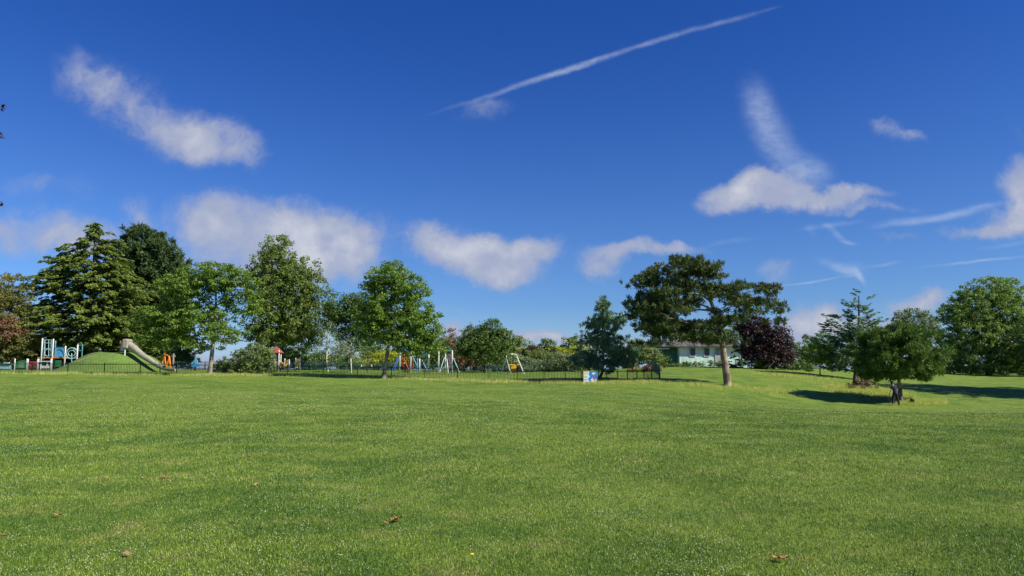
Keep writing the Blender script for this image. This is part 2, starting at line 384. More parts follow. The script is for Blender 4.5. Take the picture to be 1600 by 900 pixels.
def crown_spray(pts, out, per, rc, ls, axis_xy, droop=.25, rise=.0, zj=.075):
    n = len(pts); N = n*per; ci = np.repeat(np.arange(n), per)
    o = pts-axis_xy; o[:, 2] = 0; o = unit(o+RNG.normal(size=(n, 3))*np.array([.25, .25, 0])*np.linalg.norm(o, axis=1)[:, None]); sd_ = np.c_[-o[:, 1], o[:, 0], np.zeros(n)]
    L = rc*RNG.uniform(.7, 1.5, n)
    u = RNG.random(N); v = (RNG.random(N)*2-1)
    Lc = L[ci]; c = pts[ci] + o[ci]*((u-.4)*Lc)[:, None] + sd_[ci]*(v*Lc*.42*(1.05-u*.8))[:, None]
    c[:, 2] += rise*u*Lc - droop*Lc*u*u - .10*Lc*np.abs(v) + RNG.normal(size=N)*zj*rc
    a = unit(o[ci]*.8+sd_[ci]*(np.sign(v)*RNG.uniform(.2, .9, N))[:, None]+np.array([0, 0, -1])*(.15+droop*u)[:, None])
    up = unit(np.array([0, 0, 1.])+RNG.normal(size=(N, 3))*.45)
    b_ = unit(np.cross(a, up)); s = ls*RNG.uniform(.6, 1.3, N)
    tone = np.clip(np.repeat(RNG.random(n), per)*.35+u*.25+RNG.random(N)*.4, 0, 1)
    return rhombi(c, a, b_, s*.9, s*.33), tone
def tubes_np(paths, seg=6):
    V = []; Fc = []; off = 0; ang = np.arange(seg)*2*np.pi/seg
    for pts, rad in paths:
        pts = np.asarray(pts, float); n = len(pts)
        t = np.gradient(pts, axis=0); t = unit(t); ref = np.array([.31, .2, .93]) if abs(t[0, 2]) < .9 else np.array([1., .1, 0])
        a = unit(np.cross(t, ref)); b_ = np.cross(t, a)
        ring = pts[:, None] + (a[:, None]*np.cos(ang)[None, :, None]+b_[:, None]*np.sin(ang)[None, :, None])*np.asarray(rad)[:, None, None]
        V.append(ring.reshape(-1, 3))
        i, j = np.meshgrid(np.arange(n-1), np.arange(seg), indexing='ij'); k2 = (j+1) % seg
        Fc.append(np.stack([i*seg+j, i*seg+k2, (i+1)*seg+k2, (i+1)*seg+j], -1).reshape(-1, 4)+off); off += n*seg
    return np.concatenate(V), np.concatenate(Fc)
def skeleton(trunk, r0, ends, rtip=.02, nodes_every=4, limb=.5):
    """trunk: list of points; ends: attractor points joined to the nearest node lower down"""
    tr_ = np.array(trunk, float); k3 = 14
    s_ = np.linspace(0, len(tr_)-1, k3); tt = np.stack([np.interp(s_, np.arange(len(tr_)), tr_[:, i]) for i in range(3)], 1)
    L = k3; rad = r0*(1-.72*(np.arange(L)/(L-1))**1.1); rad[0] *= 1.35; rad[1] *= 1.08
    paths = [(tt, rad)]; nodes = [(tt[i], rad[i]) for i in range(3, L)]
    if len(ends):
        c0 = tt[-1]; order = np.argsort(np.linalg.norm(ends-c0, axis=1))
        for e in ends[order]:
            NP = np.array([q_[0] for q_ in nodes]); NRr = np.array([q_[1] for q_ in nodes])
            d = np.linalg.norm(NP-e, axis=1) + np.maximum(0, NP[:, 2]-e[2]+.2)*2.2
            i = int(np.argmin(d)); a = NP[i]; ra = min(NRr[i]*limb+.01, r0*.5); dist = np.linalg.norm(e-a)
            m_ = (a+e)/2+np.array([0, 0, .1*dist])+RNG.normal(size=3)*.07*dist
            u = np.linspace(0, 1, 6)[:, None]; pth = (1-u)**2*a+2*u*(1-u)*m_+u*u*e
            rr = np.linspace(ra, max(rtip, ra*.35), 6); paths.append((pth, rr))
            nodes += [(pth[j], rr[j]) for j in (2, 4, 5)]
    return tubes_np(paths, 7)
BARK = mat('bark', (.11, .085, .06), .9, var=.3, scale=2.5, bump=.6)
BARKG = mat('bark_grey', (.20, .18, .14), .9, var=.25, scale=2.0, bump=.6)
BARKP = mat('bark_pine', (.20, .145, .105), .9, var=.35, scale=1.6, bump=.7)
BARKW = mat('bark_birch', (.55, .52, .45), .8, var=.25, scale=3, bump=.4, dirt=.6)
def plant(name, label, cat, base, B, m, kind='leaf', cov=4.5, per=50, rc=.5, ls=.2, trunk=None, r0=.25, nl=40, bark=None, group=None, depth=.9,
          shell=.35, wd=.035, droop=.25, rise=0., flat=.7, upb=.5, crown='crown', limb=.5, loc=None, stem='trunk', up=.7, grow=1.1, cl=1, sp=.62, spz=.45):
    px0, Y = base; b0 = G(px0, Y) if loc is None else Vector(loc)
    root = empty(name, b0, label, cat, group); BB = []; area = 0; ls = ls*(.84 if kind == 'leaf' else 1); b0n = np.array(b0)
    for q_ in B:
        q_ = list(q_)+[0, 1, 1][len(q_)-4:] if len(q_) < 7 else q_
        px, py, rx, ry, dy, wt, dr = q_[:7]
        kk = (Y+dy)/F*grow; cpt = np.array(P(px, py, Y+dy))-b0n
        cone = ry < 0; ry = abs(ry)
        BB.append(dict(c=cpt, r=np.array([rx*kk, rx*kk*depth*dr, ry*kk]), w=wt, cone=cone)); area += math.pi*rx*ry*kk*kk*wt*(.6 if cone else 1)
    la = ls*ls*.5 if kind == 'leaf' else (ls*ls*.6 if kind == 'spray' else rc*wd*1.0)
    N = cov*area/la; nc = max(6, int(N/per))
    pts, out, idx = sample_blobs(BB, max(5, nc//cl), shell)
    if cl > 1: pts = np.repeat(pts, cl, 0)+RNG.normal(size=(len(pts)*cl, 3)).clip(-1.5, 1.5)*rc*np.array([sp, sp, sp*spz]); out = np.repeat(out, cl, 0); nc = len(pts)
    ctr = np.average([b_['c'] for b_ in BB], axis=0)
    tk = [(0, 0, -.25), (0, 0, .2)]
    if trunk:
        for (tx, ty) in trunk: tk.append(tuple(np.array(P(tx, ty, Y))-b0n))
    else: tk.append(tuple(ctr+np.array([0, 0, .1])))
    # keep foliage above the ground
    gz = H(pts[:, 0]+b0.x, pts[:, 1]+b0.y)-b0.z; pts[:, 2] = np.maximum(pts[:, 2], gz+.12)
    if kind == 'leaf': V, tone = crown_leafball(pts, out, per, rc, ls, flat, upb)
    elif kind == 'tuft': V, tone = crown_tuft(pts, out, per, rc, wd, up)
    else:
        tn_ = np.array(tk); axz = np.stack([np.interp(pts[:, 2], tn_[:, 2], tn_[:, i]) for i in (0, 1)]+[pts[:, 2]], 1)
        V, tone = crown_spray(pts+out*np.array([1, 1, 0])*(RNG.random(len(pts))**3*rc*1.4)[:, None], out, per, rc, ls, axz, droop, rise)
    link(crown, np_mesh(crown, V, np.arange(len(V)).reshape(-1, 4), 4, m, tone), root)
    if r0 > 0:
        ends = pts[RNG.choice(nc, min(nl, nc), replace=False)] if nl else np.zeros((0, 3))
        if nl: ends = ends*np.array([1, 1, 1]) + (ctr-ends)*.06
        Vt, Ft = skeleton(tk, r0, ends, limb=limb)
        link(stem, np_mesh(stem, Vt, Ft, 4, bark or BARK, smooth=True), root)
    return root

L_cedar = leafmat('cedar_foliage', (0.063, 0.103, 0.022), (0.218, 0.278, 0.056), .25)
L_far = leafmat('olive_brown_leaves', (.08, .09, .02), (.22, .22, .06), .3)
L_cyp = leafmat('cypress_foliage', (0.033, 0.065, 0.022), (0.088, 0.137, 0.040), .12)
L_loc = leafmat('locust_leaves', (0.076, 0.145, 0.018), (0.191, 0.291, 0.041), .35)
L_map = leafmat('maple_leaves', (0.072, 0.122, 0.021), (0.208, 0.270, 0.058), .3, extra=(.22, .16, .06))
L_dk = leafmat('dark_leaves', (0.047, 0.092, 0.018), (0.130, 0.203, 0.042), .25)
L_pine = leafmat('pine_needles', (0.036, 0.061, 0.019), (0.123, 0.161, 0.045), .12)
L_blue = leafmat('blue_pine_needles', (0.064, 0.139, 0.072), (0.213, 0.327, 0.171), .15)
L_rnd = leafmat('round_pine_needles', (0.042, 0.089, 0.016), (0.144, 0.227, 0.042), .2)
L_olive = leafmat('olive_leaves', (0.078, 0.128, 0.026), (0.208, 0.270, 0.072), .3)
L_yel = leafmat('yellow_leaves', (0.220, 0.263, 0.022), (0.462, 0.480, 0.044), .35)
L_pur = leafmat('purple_leaves', (.020, .011, .013), (.062, .031, .034), .2)
L_grey = leafmat('grey_leaves', (0.091, 0.135, 0.058), (0.221, 0.270, 0.130), .25)
L_brn = leafmat('brown_leaves', (0.117, 0.068, 0.039), (0.286, 0.162, 0.091), .25)
L_brt = leafmat('bright_leaves', (0.104, 0.203, 0.019), (0.260, 0.365, 0.052), .35)

# ---- left group
plant('conifer_tree', 'olive green tree with a rounded crown cut off by the left edge of the view', 'tree', (-12, 92),
  [(-5,455,48,30),(-10,495,62,35),(0,535,60,34)], L_far, 'leaf', cov=6, per=44, rc=.6, ls=.24, r0=.4, nl=30, trunk=[(-8,440)])
plant('browned_shrub', 'brown-leaved tall shrub at the left edge in front of the conifer', 'shrub', (6, 90), [(8,508,22,16),(20,520,20,14),(-5,520,20,20)], L_brn, 'leaf', cov=3.2, per=40, rc=.5, ls=.2, r0=.08, nl=12, crown='foliage', stem='stems')
plant('cedar_tree', 'tall layered yellow-green cedar with a ragged pointed top behind the play tower', 'tree', (140, 97),
  [(148,390,52,-44),(106,408,26,-30,-1),(140,425,52,34),(92,445,46,22,-1),(165,455,64,36),(88,490,44,28),(135,505,92,40),(180,500,52,36),(105,535,62,18,2),(170,540,70,24)], L_cedar, 'spray',
  cov=12, per=60, rc=1.15, ls=.27, r0=.5, nl=70, trunk=[(140,500),(147,420),(150,352)], droop=.35, rise=.25, shell=.38, grow=1.0)
plant('cypress_tree', 'dense dark green cypress with a rounded top behind the cedar', 'tree', (232, 106),
  [(228,385,38,30),(232,415,52,40),(205,450,40,40),(245,460,50,50),(225,510,62,48),(272,440,20,24),(245,550,55,24)], L_cyp, 'tuft', cov=15, per=50, rc=.7, wd=.07, cl=3, sp=.8, r0=.5, nl=30, up=1.0, trunk=[(232,400)])
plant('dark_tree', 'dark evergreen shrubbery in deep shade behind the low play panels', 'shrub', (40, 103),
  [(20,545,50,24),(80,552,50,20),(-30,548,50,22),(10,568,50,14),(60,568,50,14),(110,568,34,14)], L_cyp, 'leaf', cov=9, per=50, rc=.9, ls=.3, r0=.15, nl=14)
plant('locust_tree', 'broad bright green locust tree standing at the fence beside the tube slide', 'tree', (328, 72.8),
  [(330,430,44,22),(290,450,42,26),(365,440,34,22),(250,500,42,26),(300,500,46,24),(345,480,36,30,1,.6),(385,470,22,28,1,.7),(275,525,34,16),(350,520,34,16,0,.7),(318,540,30,10,0,.5),(395,495,16,22,0,.5),(240,530,26,12)], L_loc, 'leaf',
  cov=5.2, per=46, rc=.55, ls=.2, r0=.27, nl=70, trunk=[(331,555),(335,520),(338,470),(335,430)], bark=BARKG, flat=.5, shell=.42)
plant('maple_tree', 'tall olive green maple with a narrow upright top in the middle of the left group', 'tree', (440, 98),
  [(434,392,26,24),(425,418,36,26),(470,430,32,30),(410,450,28,36),(445,460,52,36),(490,470,24,44),(430,500,50,36),(478,505,44,32),(405,520,22,22),(450,530,48,18)], L_map, 'leaf',
  cov=4.6, per=36, rc=.62, ls=.27, r0=.38, nl=80, trunk=[(441,540),(438,480),(436,400)], shell=.45, flat=.9)
plant('ash_tree', 'dark leafy tree filling the gap between the maple and the second locust', 'tree', (548, 93),
  [(540,480,34,24),(575,478,32,24),(525,500,20,22),(560,510,40,22),(590,500,24,30),(545,530,22,12,0,.5)], L_dk, 'leaf', cov=4.6, per=46, rc=.6, ls=.22, r0=.2, nl=40, trunk=[(549,550),(552,500)], shell=.42)
plant('locust_tree', 'rounded bright green locust with a leaning trunk at the fence, left of the climbing frame', 'tree', (600, 69.6),
  [(612,430,34,22),(590,445,26,20),(640,455,32,26),(610,475,40,26),(655,500,34,30),(585,500,34,26,0,.8),(625,510,44,26),(665,530,26,22),(635,540,34,14,0,.7),(580,530,28,14,0,.6),(688,535,12,20,0,.5)], L_loc, 'leaf',
  cov=5.0, per=46, rc=.5, ls=.19, r0=.24, nl=80, trunk=[(604,560),(608,530),(612,480),(612,440)], bark=BARKG, flat=.55, shell=.42)
plant('fence_bush', 'grey-green bush growing through the front fence between the two locust trees', 'bush', (395, 74.5),
  [(395,558,28,20),(418,562,14,18),(378,568,16,14),(400,576,30,8)], L_olive, 'leaf', cov=6, per=40, rc=.35, ls=.16, r0=.06, nl=24, stem='stems', crown='foliage')
plant('fence_bush', 'small dark bush beside the trunk of the locust tree at the fence', 'bush', (358, 76),
  [(355,570,16,12),(345,576,12,8)], L_dk, 'leaf', cov=5, per=36, rc=.3, ls=.15, r0=.04, nl=12, stem='stems', crown='foliage')
plant('birch_tree', 'slim birch with a pale forked trunk left of the dark ash', 'tree', (512, 84),
  [(512,525,20,12,0,.5),(500,545,16,10,0,.4),(528,545,18,12,0,.5),(515,512,14,10,0,.4)], L_grey, 'leaf', cov=2.6, per=30, rc=.4, ls=.15, r0=.12, nl=20, trunk=[(510,560),(512,530),(516,510)], bark=BARKW)
plant('birch_tree', 'slim birch with a pale straight trunk before the dark ash', 'tree', (549, 82),
  [(550,540,18,12,0,.5),(562,548,14,10,0,.5),(540,548,12,10,0,.4)], L_grey, 'leaf', cov=2.6, per=30, rc=.4, ls=.15, r0=.10, nl=16, trunk=[(548,560),(549,535)], bark=BARKW)
plant('young_tree', 'small thin-trunked dark tree between birch and locust', 'tree', (574.5, 84),
  [(575,548,16,9,0,.6),(568,540,12,8,0,.5)], L_dk, 'leaf', cov=3.5, per=36, rc=.4, ls=.17, r0=.07, nl=14, trunk=[(575,560),(575,545)])
plant('laurel_shrub', 'bright yellow-green sloping laurel mass seen between the two trunks', 'shrub', (582, 108),
  [(565,566,20,8),(585,560,22,9),(605,556,18,9),(625,560,20,10)], L_yel, 'leaf', cov=5, per=40, rc=.45, ls=.2, r0=.05, nl=10, crown='foliage', stem='stems')
SHR = 'shrubs and hedges along the back of the playground'
for i, (px, Y, B, m, lb) in enumerate([
  (480, 104, [(470,560,40,16),(500,565,36,12),(440,562,30,16)], L_dk, 'dark shrubbery behind the yellow toddler play unit'),
  (525, 103, [(528,560,22,14),(545,566,20,10)], L_olive, 'olive shrub behind the forked birch trunk'),
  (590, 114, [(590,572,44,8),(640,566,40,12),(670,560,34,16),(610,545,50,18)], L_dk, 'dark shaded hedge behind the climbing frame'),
  (270, 104, [(262,560,30,16),(290,562,16,14)], L_dk, 'dark shrub behind the orange play frame'),
  (700, 118, [(700,545,26,18),(690,558,26,16),(715,560,24,14)], L_olive, 'olive shrub left of the round dark tree'),
  (742, 110, [(735,565,24,12),(755,568,24,10),(720,568,18,12)], L_brn, 'reddish brown shrub under the round dark tree'),
  (800, 108, [(795,566,30,14),(770,570,20,10),(820,570,24,12)], L_grey, 'grey-green shrub behind the swing frame'),
  (845, 112, [(835,560,26,14),(860,565,24,14),(850,572,34,9)], L_olive, 'olive shrub right of the swing frame'),
  (838, 116, [(832,552,24,10),(860,556,18,8)], L_pur, 'dark purple shrub behind the olive shrub near the swing'),
  (895, 100, [(880,565,24,14),(905,568,24,14),(860,572,20,8)], L_grey, 'pale shrub left of the blue pine'),
  (995, 90, [(1000,550,24,18),(1020,555,16,16),(985,560,22,16)], L_olive, 'light green shrub left of the white pavilion'),
  (1030, 90, [(1030,565,16,10)], L_dk, 'small dark shrub at the left end of the white pavilion'),
  (1005, 78, [(1000,578,20,6,0,.6),(1022,576,14,5,0,.6)], L_brn, 'low reddish flowering scrub behind the mesh fence corner'),
  ]):
    plant('garden_shrub', lb, 'shrub', (px, Y), B, m, 'leaf', cov=5, per=46, rc=.5, ls=.2, r0=.05, nl=10, group=SHR, crown='foliage', stem='stems')
for (px, x0, x1, y0, lb) in [(745,690,790,546,'clipped yellow-green hedge top behind the round dark tree'),(840,790,930,552,'clipped yellow-green hedge top behind the swing frame')]:
    plant('clipped_hedge', lb, 'hedge', (px, 122), [(t, y0+(3 if k_ % 2 else 0), 12, 10) for k_, t in enumerate(range(x0, x1, 13))]+[(t, y0+14, 14, 12) for t in range(x0, x1, 13)], L_yel if px > 800 else L_brt, 'leaf', cov=4.5, per=46, rc=.5, ls=.22, r0=.05, nl=6, crown='foliage', stem='stems')
plant('oval_tree', 'round dark green tree with a low crown standing alone behind the climbing wall', 'tree', (757, 96),
  [(768,520,22,20),(745,528,28,20),(785,535,22,20),(758,545,42,22),(730,540,18,18),(798,545,10,14,0,.5)], L_dk, 'leaf', cov=6, per=44, rc=.5, ls=.22, r0=.2, nl=44, trunk=[(757,560),(760,530)], shell=.38, flat=1.0)
plant('copper_tree', 'thin brownish tree peeking out between locust and round dark tree', 'tree', (702, 112),
  [(703,525,11,14,0,.6),(708,540,10,12,0,.6)], L_brn, 'leaf', cov=3, per=30, rc=.5, ls=.2, r0=.1, nl=14, trunk=[(703,530)])
FARG = 'far trees beyond the playground hedge'
for px, B, lb in [(818,[(812,543,14,16),(828,548,12,14),(800,550,14,14)],'far pale olive tree just right of the round dark tree'),
                  (857,[(857,542,13,12),(848,548,10,10),(868,550,10,10)],'far small round tree above the clipped hedge'),
                  (893,[(893,538,15,14),(904,545,12,14),(882,546,10,12)],'far olive tree just left of the blue pine')]:
    plant('far_tree', lb, 'tree', (px, 150), B, L_olive, 'leaf', cov=4.5, per=40, rc=.7, ls=.3, r0=.25, nl=20, group=FARG)
# ---- centre and right
plant('blue_pine', 'blue-green pine with a spiky bare-looking leader beside the event poster', 'tree', (937, 66.5),
  [(942,474,4,12,0,8),(942,490,8,14,0,2),(948,505,20,8,0,.8),(955,495,20,6,0,.6),(935,512,24,12),(958,505,22,10,0,.6),(928,532,22,12),(958,532,24,14),(942,548,34,18),(975,560,24,16),(915,562,22,14),(950,568,38,11),(985,550,16,14,0,.8)], L_blue, 'tuft',
  cov=6.5, per=40, rc=.29, wd=.028, cl=4, sp=1.2, spz=.3, r0=.16, nl=60, trunk=[(942,580),(943,540),(941,500),(942,474)], shell=.4)
plant('black_pine', 'large spreading dark pine with a bare leaning trunk in front of the pavilion', 'tree', (1136, 62),
  [(1065,416,44,10),(1030,430,34,9),(1095,424,36,12),(1010,446,24,9),(1060,445,44,11),(1105,446,32,14),(1030,464,34,9),(1078,466,40,10),(1035,480,42,18),(1010,490,24,14),(1045,508,40,16),(1085,490,36,14,0,.6),(1015,515,28,14),(1145,455,28,16),(1130,470,30,18,0,.9),(1160,475,26,14),
   (1199,442,12,14,0,2.0),(1205,462,20,14,0,1.2),(1212,482,20,10),(1185,485,26,12,0,.9),(1215,495,16,9,0,.8),(1175,505,26,10,0,.8),(1120,505,32,13,0,.8),(1085,520,34,9,0,.7),(1130,530,26,8,0,.7),(1060,533,34,8,0,.7),(1018,535,26,10),(1088,551,14,4,0,.5),(1115,534,22,6,0,.6),(1160,528,18,7,0,.6),(1070,520,44,12,0,.7)], L_pine, 'tuft',
  cov=8.0, per=40, rc=.33, wd=.027, cl=16, sp=2.0, spz=.22, up=1.3, r0=.36, nl=150, trunk=[(1133,570),(1129,540),(1123,505),(1112,475),(1100,440)], bark=BARKP, shell=.42, limb=.62, depth=1.0)
plant('copper_beech', 'drooping dark purple beech right of the pavilion', 'tree', (1200, 84),
  [(1176,512,26,18),(1200,524,30,22),(1168,545,14,16),(1215,538,24,16),(1222,550,22,16),(1190,550,30,18),(1210,562,30,8),(1170,540,14,18)], L_pur, 'leaf', cov=6, per=44, rc=.5, ls=.2, r0=.2, nl=30, flat=.9)
plant('yew_shrub', 'small dark evergreen at the pavilion wall just behind the big pine trunk', 'shrub', (1150, 86),
  [(1150,556,10,-22),(1148,570,14,8)], L_dk, 'spray', cov=5, per=36, rc=.6, ls=.2, r0=.08, nl=10)
HG = 'shrubs along the right-hand back border'
for px, Y, B, m, lb in [(1255, 112, [(1245,548,22,14),(1275,550,22,14),(1240,562,24,12)], L_olive, 'light green shrub right of the purple beech'),
   (1180, 84, [(1175,568,20,8),(1195,573,18,5)], L_olive, 'low green shrub at the foot of the purple beech'),
   (1222, 88, [(1225,574,16,5),(1240,572,16,6),(1260,573,16,6)], L_dk, 'low dark shrub row right of the beech foot'),
   (1318, 112, [(1300,548,22,12),(1330,552,22,14),(1300,565,40,10)], L_olive, 'green shrub behind the small yellow-green tree'),
   (1262, 118, [(1262,530,12,7),(1280,535,14,8)], L_dk, 'dark treetop behind the light green shrub'),
   (1130, 104, [(1075,528,18,12),(1110,522,30,14),(1150,520,20,14)], L_olive, 'green treetops behind the pavilion roof'),
   (1098, 91.2, [(1085,570,16,3.5),(1120,569,18,4)], L_grey, 'low plants in front of the pavilion wall'),
   (1070, 90, [(1066,571,14,4),(1050,573,16,4)], L_dk, 'low dark planting at the left part of the pavilion')]:
    plant('border_shrub', lb, 'shrub', (px, Y), B, m, 'leaf', cov=5, per=44, rc=.45, ls=.2, r0=.05, nl=8, group=HG, crown='foliage', stem='stems')
plant('young_tree', 'small yellow-green tree with a thin trunk left of the blue conifer', 'tree', (1281, 76),
  [(1281,545,16,14),(1272,560,14,10),(1292,562,14,10),(1282,530,9,9,0,.6)], L_brt, 'leaf', cov=4.5, per=40, rc=.4, ls=.17, r0=.08, nl=20, trunk=[(1281,565),(1281,540)])
plant('blue_conifer', 'ragged grey-green conifer with one tall pointed top behind the round pine', 'tree', (1335, 76),
  [(1342,492,26,-36),(1290,515,14,-18,0,.8),(1308,512,16,-22,0,.8),(1345,525,40,20),(1305,535,26,18),(1372,508,14,9,0,.7),(1330,555,40,24),(1318,575,26,10,0,.8)], L_blue, 'spray',
  cov=6.5, per=40, rc=.8, ls=.2, r0=.2, nl=40, trunk=[(1340,560),(1342,500),(1342,462)], droop=-.15, rise=.25)
plant('round_pine', 'round-headed green pine with a short trunk next to the walking person', 'tree', (1404, 58),
  [(1400,528,44,22),(1365,545,32,22),(1440,545,36,24),(1395,560,56,26),(1455,565,22,18),(1350,570,18,12),(1425,580,36,12,0,.8),(1372,580,26,9),(1400,578,50,10)], L_rnd, 'tuft',
  cov=14, per=46, rc=.36, wd=.026, cl=5, sp=.9, grow=1.03, r0=.24, nl=60, trunk=[(1406,605),(1404,590),(1400,560)], bark=BARKP, up=.5, shell=.22, limb=.7)
plant('grey_tree', 'distant grey-green tree between round pine and big right-hand tree', 'tree', (1430, 135),
  [(1425,495,26,12),(1445,502,24,14),(1410,510,16,14),(1435,525,40,18)], L_grey, 'leaf', cov=3.6, per=36, rc=.7, ls=.28, r0=.3, nl=40)
plant('lime_tree', 'massive broad leafy tree reaching the ground near the right edge', 'tree', (1545, 112),
  [(1545,452,36,20,0,.8),(1575,448,22,14,0,.7),(1510,468,18,14,0,.6),(1492,490,26,18),(1535,480,50,30),(1590,480,40,34),(1520,520,52,34),(1575,530,50,36),(1490,545,26,28),(1540,562,60,22),(1610,560,40,24)], leafmat('lime_leaves', (0.083, 0.158, 0.030), (0.252, 0.343, 0.085), .3), 'leaf',
  cov=5.2, per=40, rc=.55, ls=.25, r0=.55, nl=90, shell=.36, trunk=[(1548,560),(1548,470)])
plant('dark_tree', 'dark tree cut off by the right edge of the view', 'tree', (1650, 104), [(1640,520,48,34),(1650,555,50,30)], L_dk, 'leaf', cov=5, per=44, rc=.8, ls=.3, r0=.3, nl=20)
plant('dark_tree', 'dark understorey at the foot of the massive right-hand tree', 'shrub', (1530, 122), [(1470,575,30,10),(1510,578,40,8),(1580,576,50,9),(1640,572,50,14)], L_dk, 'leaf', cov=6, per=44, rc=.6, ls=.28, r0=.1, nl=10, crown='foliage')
# trees standing just outside the frame
plant('shade_tree', 'large tree just outside the right edge whose shade lies on the lawn', 'tree', (0, 62),
  [(1800,400,130,66),(1930,410,120,70),(1810,475,115,50)], L_dk, 'leaf', cov=9, per=50, rc=.9, ls=.36, r0=.45, nl=30, depth=1.0, loc=(54.5, 61, h(54.5, 61)))
plum = plant('plum_tree', 'purple-leaved tree outside the left edge with a few twigs reaching into view', 'tree', (0, 12),
  [(-160,120,90,60,0,.5),(-190,260,100,70,0,.5),(-50,316,40,10,0,.8),(-2,315,14,7,0,4),(-6,217,9,8,0,4),(-8,166,8,5,0,3),(-60,210,50,12,0,.6)], L_pur, 'leaf', cov=2.2, per=16, rc=.09, ls=.075, r0=.16, nl=70, loc=(-13, 12, 0))

pl0 = np.array(plum.location)
bp_ = []
for (x_, y_) in ((-2, 313), (-3, 217), (-5, 166)):
    e_ = np.array(P(x_, y_, 12))-pl0; s0 = np.array([0, 0, e_[2]-1.6]); m1 = s0*.45+e_*.55+np.array([0, 0, .25]); u_ = np.linspace(0, 1, 9)[:, None]
    bp_.append(((1-u_)**2*s0+2*u_*(1-u_)*m1+u_*u_*e_, np.linspace(.06, .006, 9)))
Vb, Fb = tubes_np(bp_, 6); link('branches', np_mesh('branches', Vb, Fb, 4, BARK, smooth=True), plum)
# ------------------------------------------------------------------ fences
FG = mat('fence_green', (.006, .014, .011), .45, var=.2)
FT = mat('fence_teal', (.03, .10, .085), .5, var=.2)
def gpt(px, Y): p = G(px, Y); return p
def bar_fence(name, label, pts, m, hgt=1.05, sp_=.155, bow=True, posts=True, group=None, br=.018):
    """pts: post positions on the ground"""
    root = empty(name, pts[0], label, 'fence', group); o0 = pts[0]
    for i, p in enumerate(pts):
        mb = MB(); q0 = p-o0; mb.box(q0+Vector((0, 0, (hgt+.06)/2-.1)), (.075, .075, hgt+.26)); mb.build('post', m, root)
    for p, q_ in zip(pts[:-1], pts[1:]):
        mb = MB(); a = p-o0; b_ = q_-o0; L = (b_-a).length; n = max(2, int(round(L/sp_))); d = (b_-a)/n
        for z in (.12, hgt-.10): mb.tube([a+Vector((0, 0, z)), b_+Vector((0, 0, z))], .024, 4)
        for k_ in range(1, n):
            c_ = a+d*k_; top = hgt
            mb.tube([c_+Vector((0, 0, .03)), c_+Vector((0, 0, top))], br, 4)
            if bow and k_ % 2 == 1 and k_+1 < n:
                c2 = a+d*(k_+1); mid = (c_+c2)/2
                mb.tube([c_+Vector((0, 0, top)), mid+Vector((0, 0, top+.07)), c2+Vector((0, 0, top))], br, 4)
        mb.build('panel', m, root)
    return root
front = [(-60,74.3),(-6,74.3),(50,74.2),(106,74.2),(163,74.2),(219,74.2),(276,74.2),(333,74.1),(390,74),(449,74),(505,73.8),(559,73),(612,71.8),(664,70.6),(715,69.3),(764,67.8),(809,66.2),(850,64.5),(883,63.2),(909,62.2)]
bar_fence('bow_top_fence', 'dark green bow-top fence along the front of the playground', [gpt(*p) for p in front], FG, 1.05)
mesh_pts = [(935,62.2),(948,62.3),(965,62.5),(980,62.7),(995,62.9),(1006,63),(1018,63.2),(1030,63.5)]
bar_fence('mesh_fence', 'dark green upright-bar fence to the right of the event poster, up to the corner', [gpt(*p) for p in [(909.5,62.1)]+mesh_pts], FG, 1.0, .11, False, br=.012)
side = [(1030.5,63.6),(1031,67),(1028,71),(1022,76),(1012,82)]
bar_fence('mesh_fence', 'teal fence side running back from the right-hand corner', [gpt(*p) for p in side], FT, 1.0, .11, False, br=.014)
back = [(-40,98),(0,98),(45,98),(90,98)]
bk2 = [(255,100)]+[(x_, 100) for x_ in range(290, 980, 30)]
bar_fence('bow_top_fence', 'teal bow-top fence along the far side of the playground', [gpt(*p) for p in bk2], FT, 1.05, .16, br=.018)

# ------------------------------------------------------------------ mound
mdm = mat('mound_turf', (.105, .175, .028), .9, scale=2.5, var=.08)
mc = G(183, 87.5); n = 60; rx_, ry_ = 7.3, 6.2
u = np.linspace(-1, 1, n+1); UX, UY = np.meshgrid(u, u); rr = np.sqrt(UX**2+UY**2)
prof = np.where(rr < 1, 1-sm(.30, 1.02, rr), 0)
XX = mc.x+UX*rx_; YY = mc.y+UY*ry_
ztop = P(180, 550, 85).z
ZZ = H(XX, YY)-.06 + (ztop-mc.z+.05)*prof + .03*np.sin(XX*2.1)*np.sin(YY*1.7)*prof
a = np.arange((n+1)*(n+1)).reshape(n+1, n+1)
tag(link('hill', np_mesh('hill', np.c_[XX.ravel(), YY.ravel(), ZZ.ravel()], np.stack([a[:-1, :-1], a[:-1, 1:], a[1:, 1:], a[1:, :-1]], -1).reshape(-1, 4), 4, mdm, smooth=True)), kind='structure')
def mound_z(x, y):
    r_ = math.hypot((x-mc.x)/rx_, (y-mc.y)/ry_); return h(x, y)-.06+(ztop-mc.z+.05)*float(1-sm(.30, 1.02, r_) if r_ < 1 else 0)
V = []; Fc = []
for i in range(24):
    t = i/23; x_ = mc.x-6.3+5.2*t; y_ = mc.y-4.1+1.6*t+.3*math.sin(t*5)
    for s_ in (-.16, .16): V.append((x_, y_+s_, mound_z(x_, y_+s_)+.03))
    if i: b_ = 2*i; Fc.append((b_-2, b_-1, b_+1, b_))
me = bpy.data.meshes.new('path'); me.from_pydata(V, [], Fc); me.materials.append(mat('worn_path', (.20, .24, .10), .9))
tag(link('path', me), kind='structure')

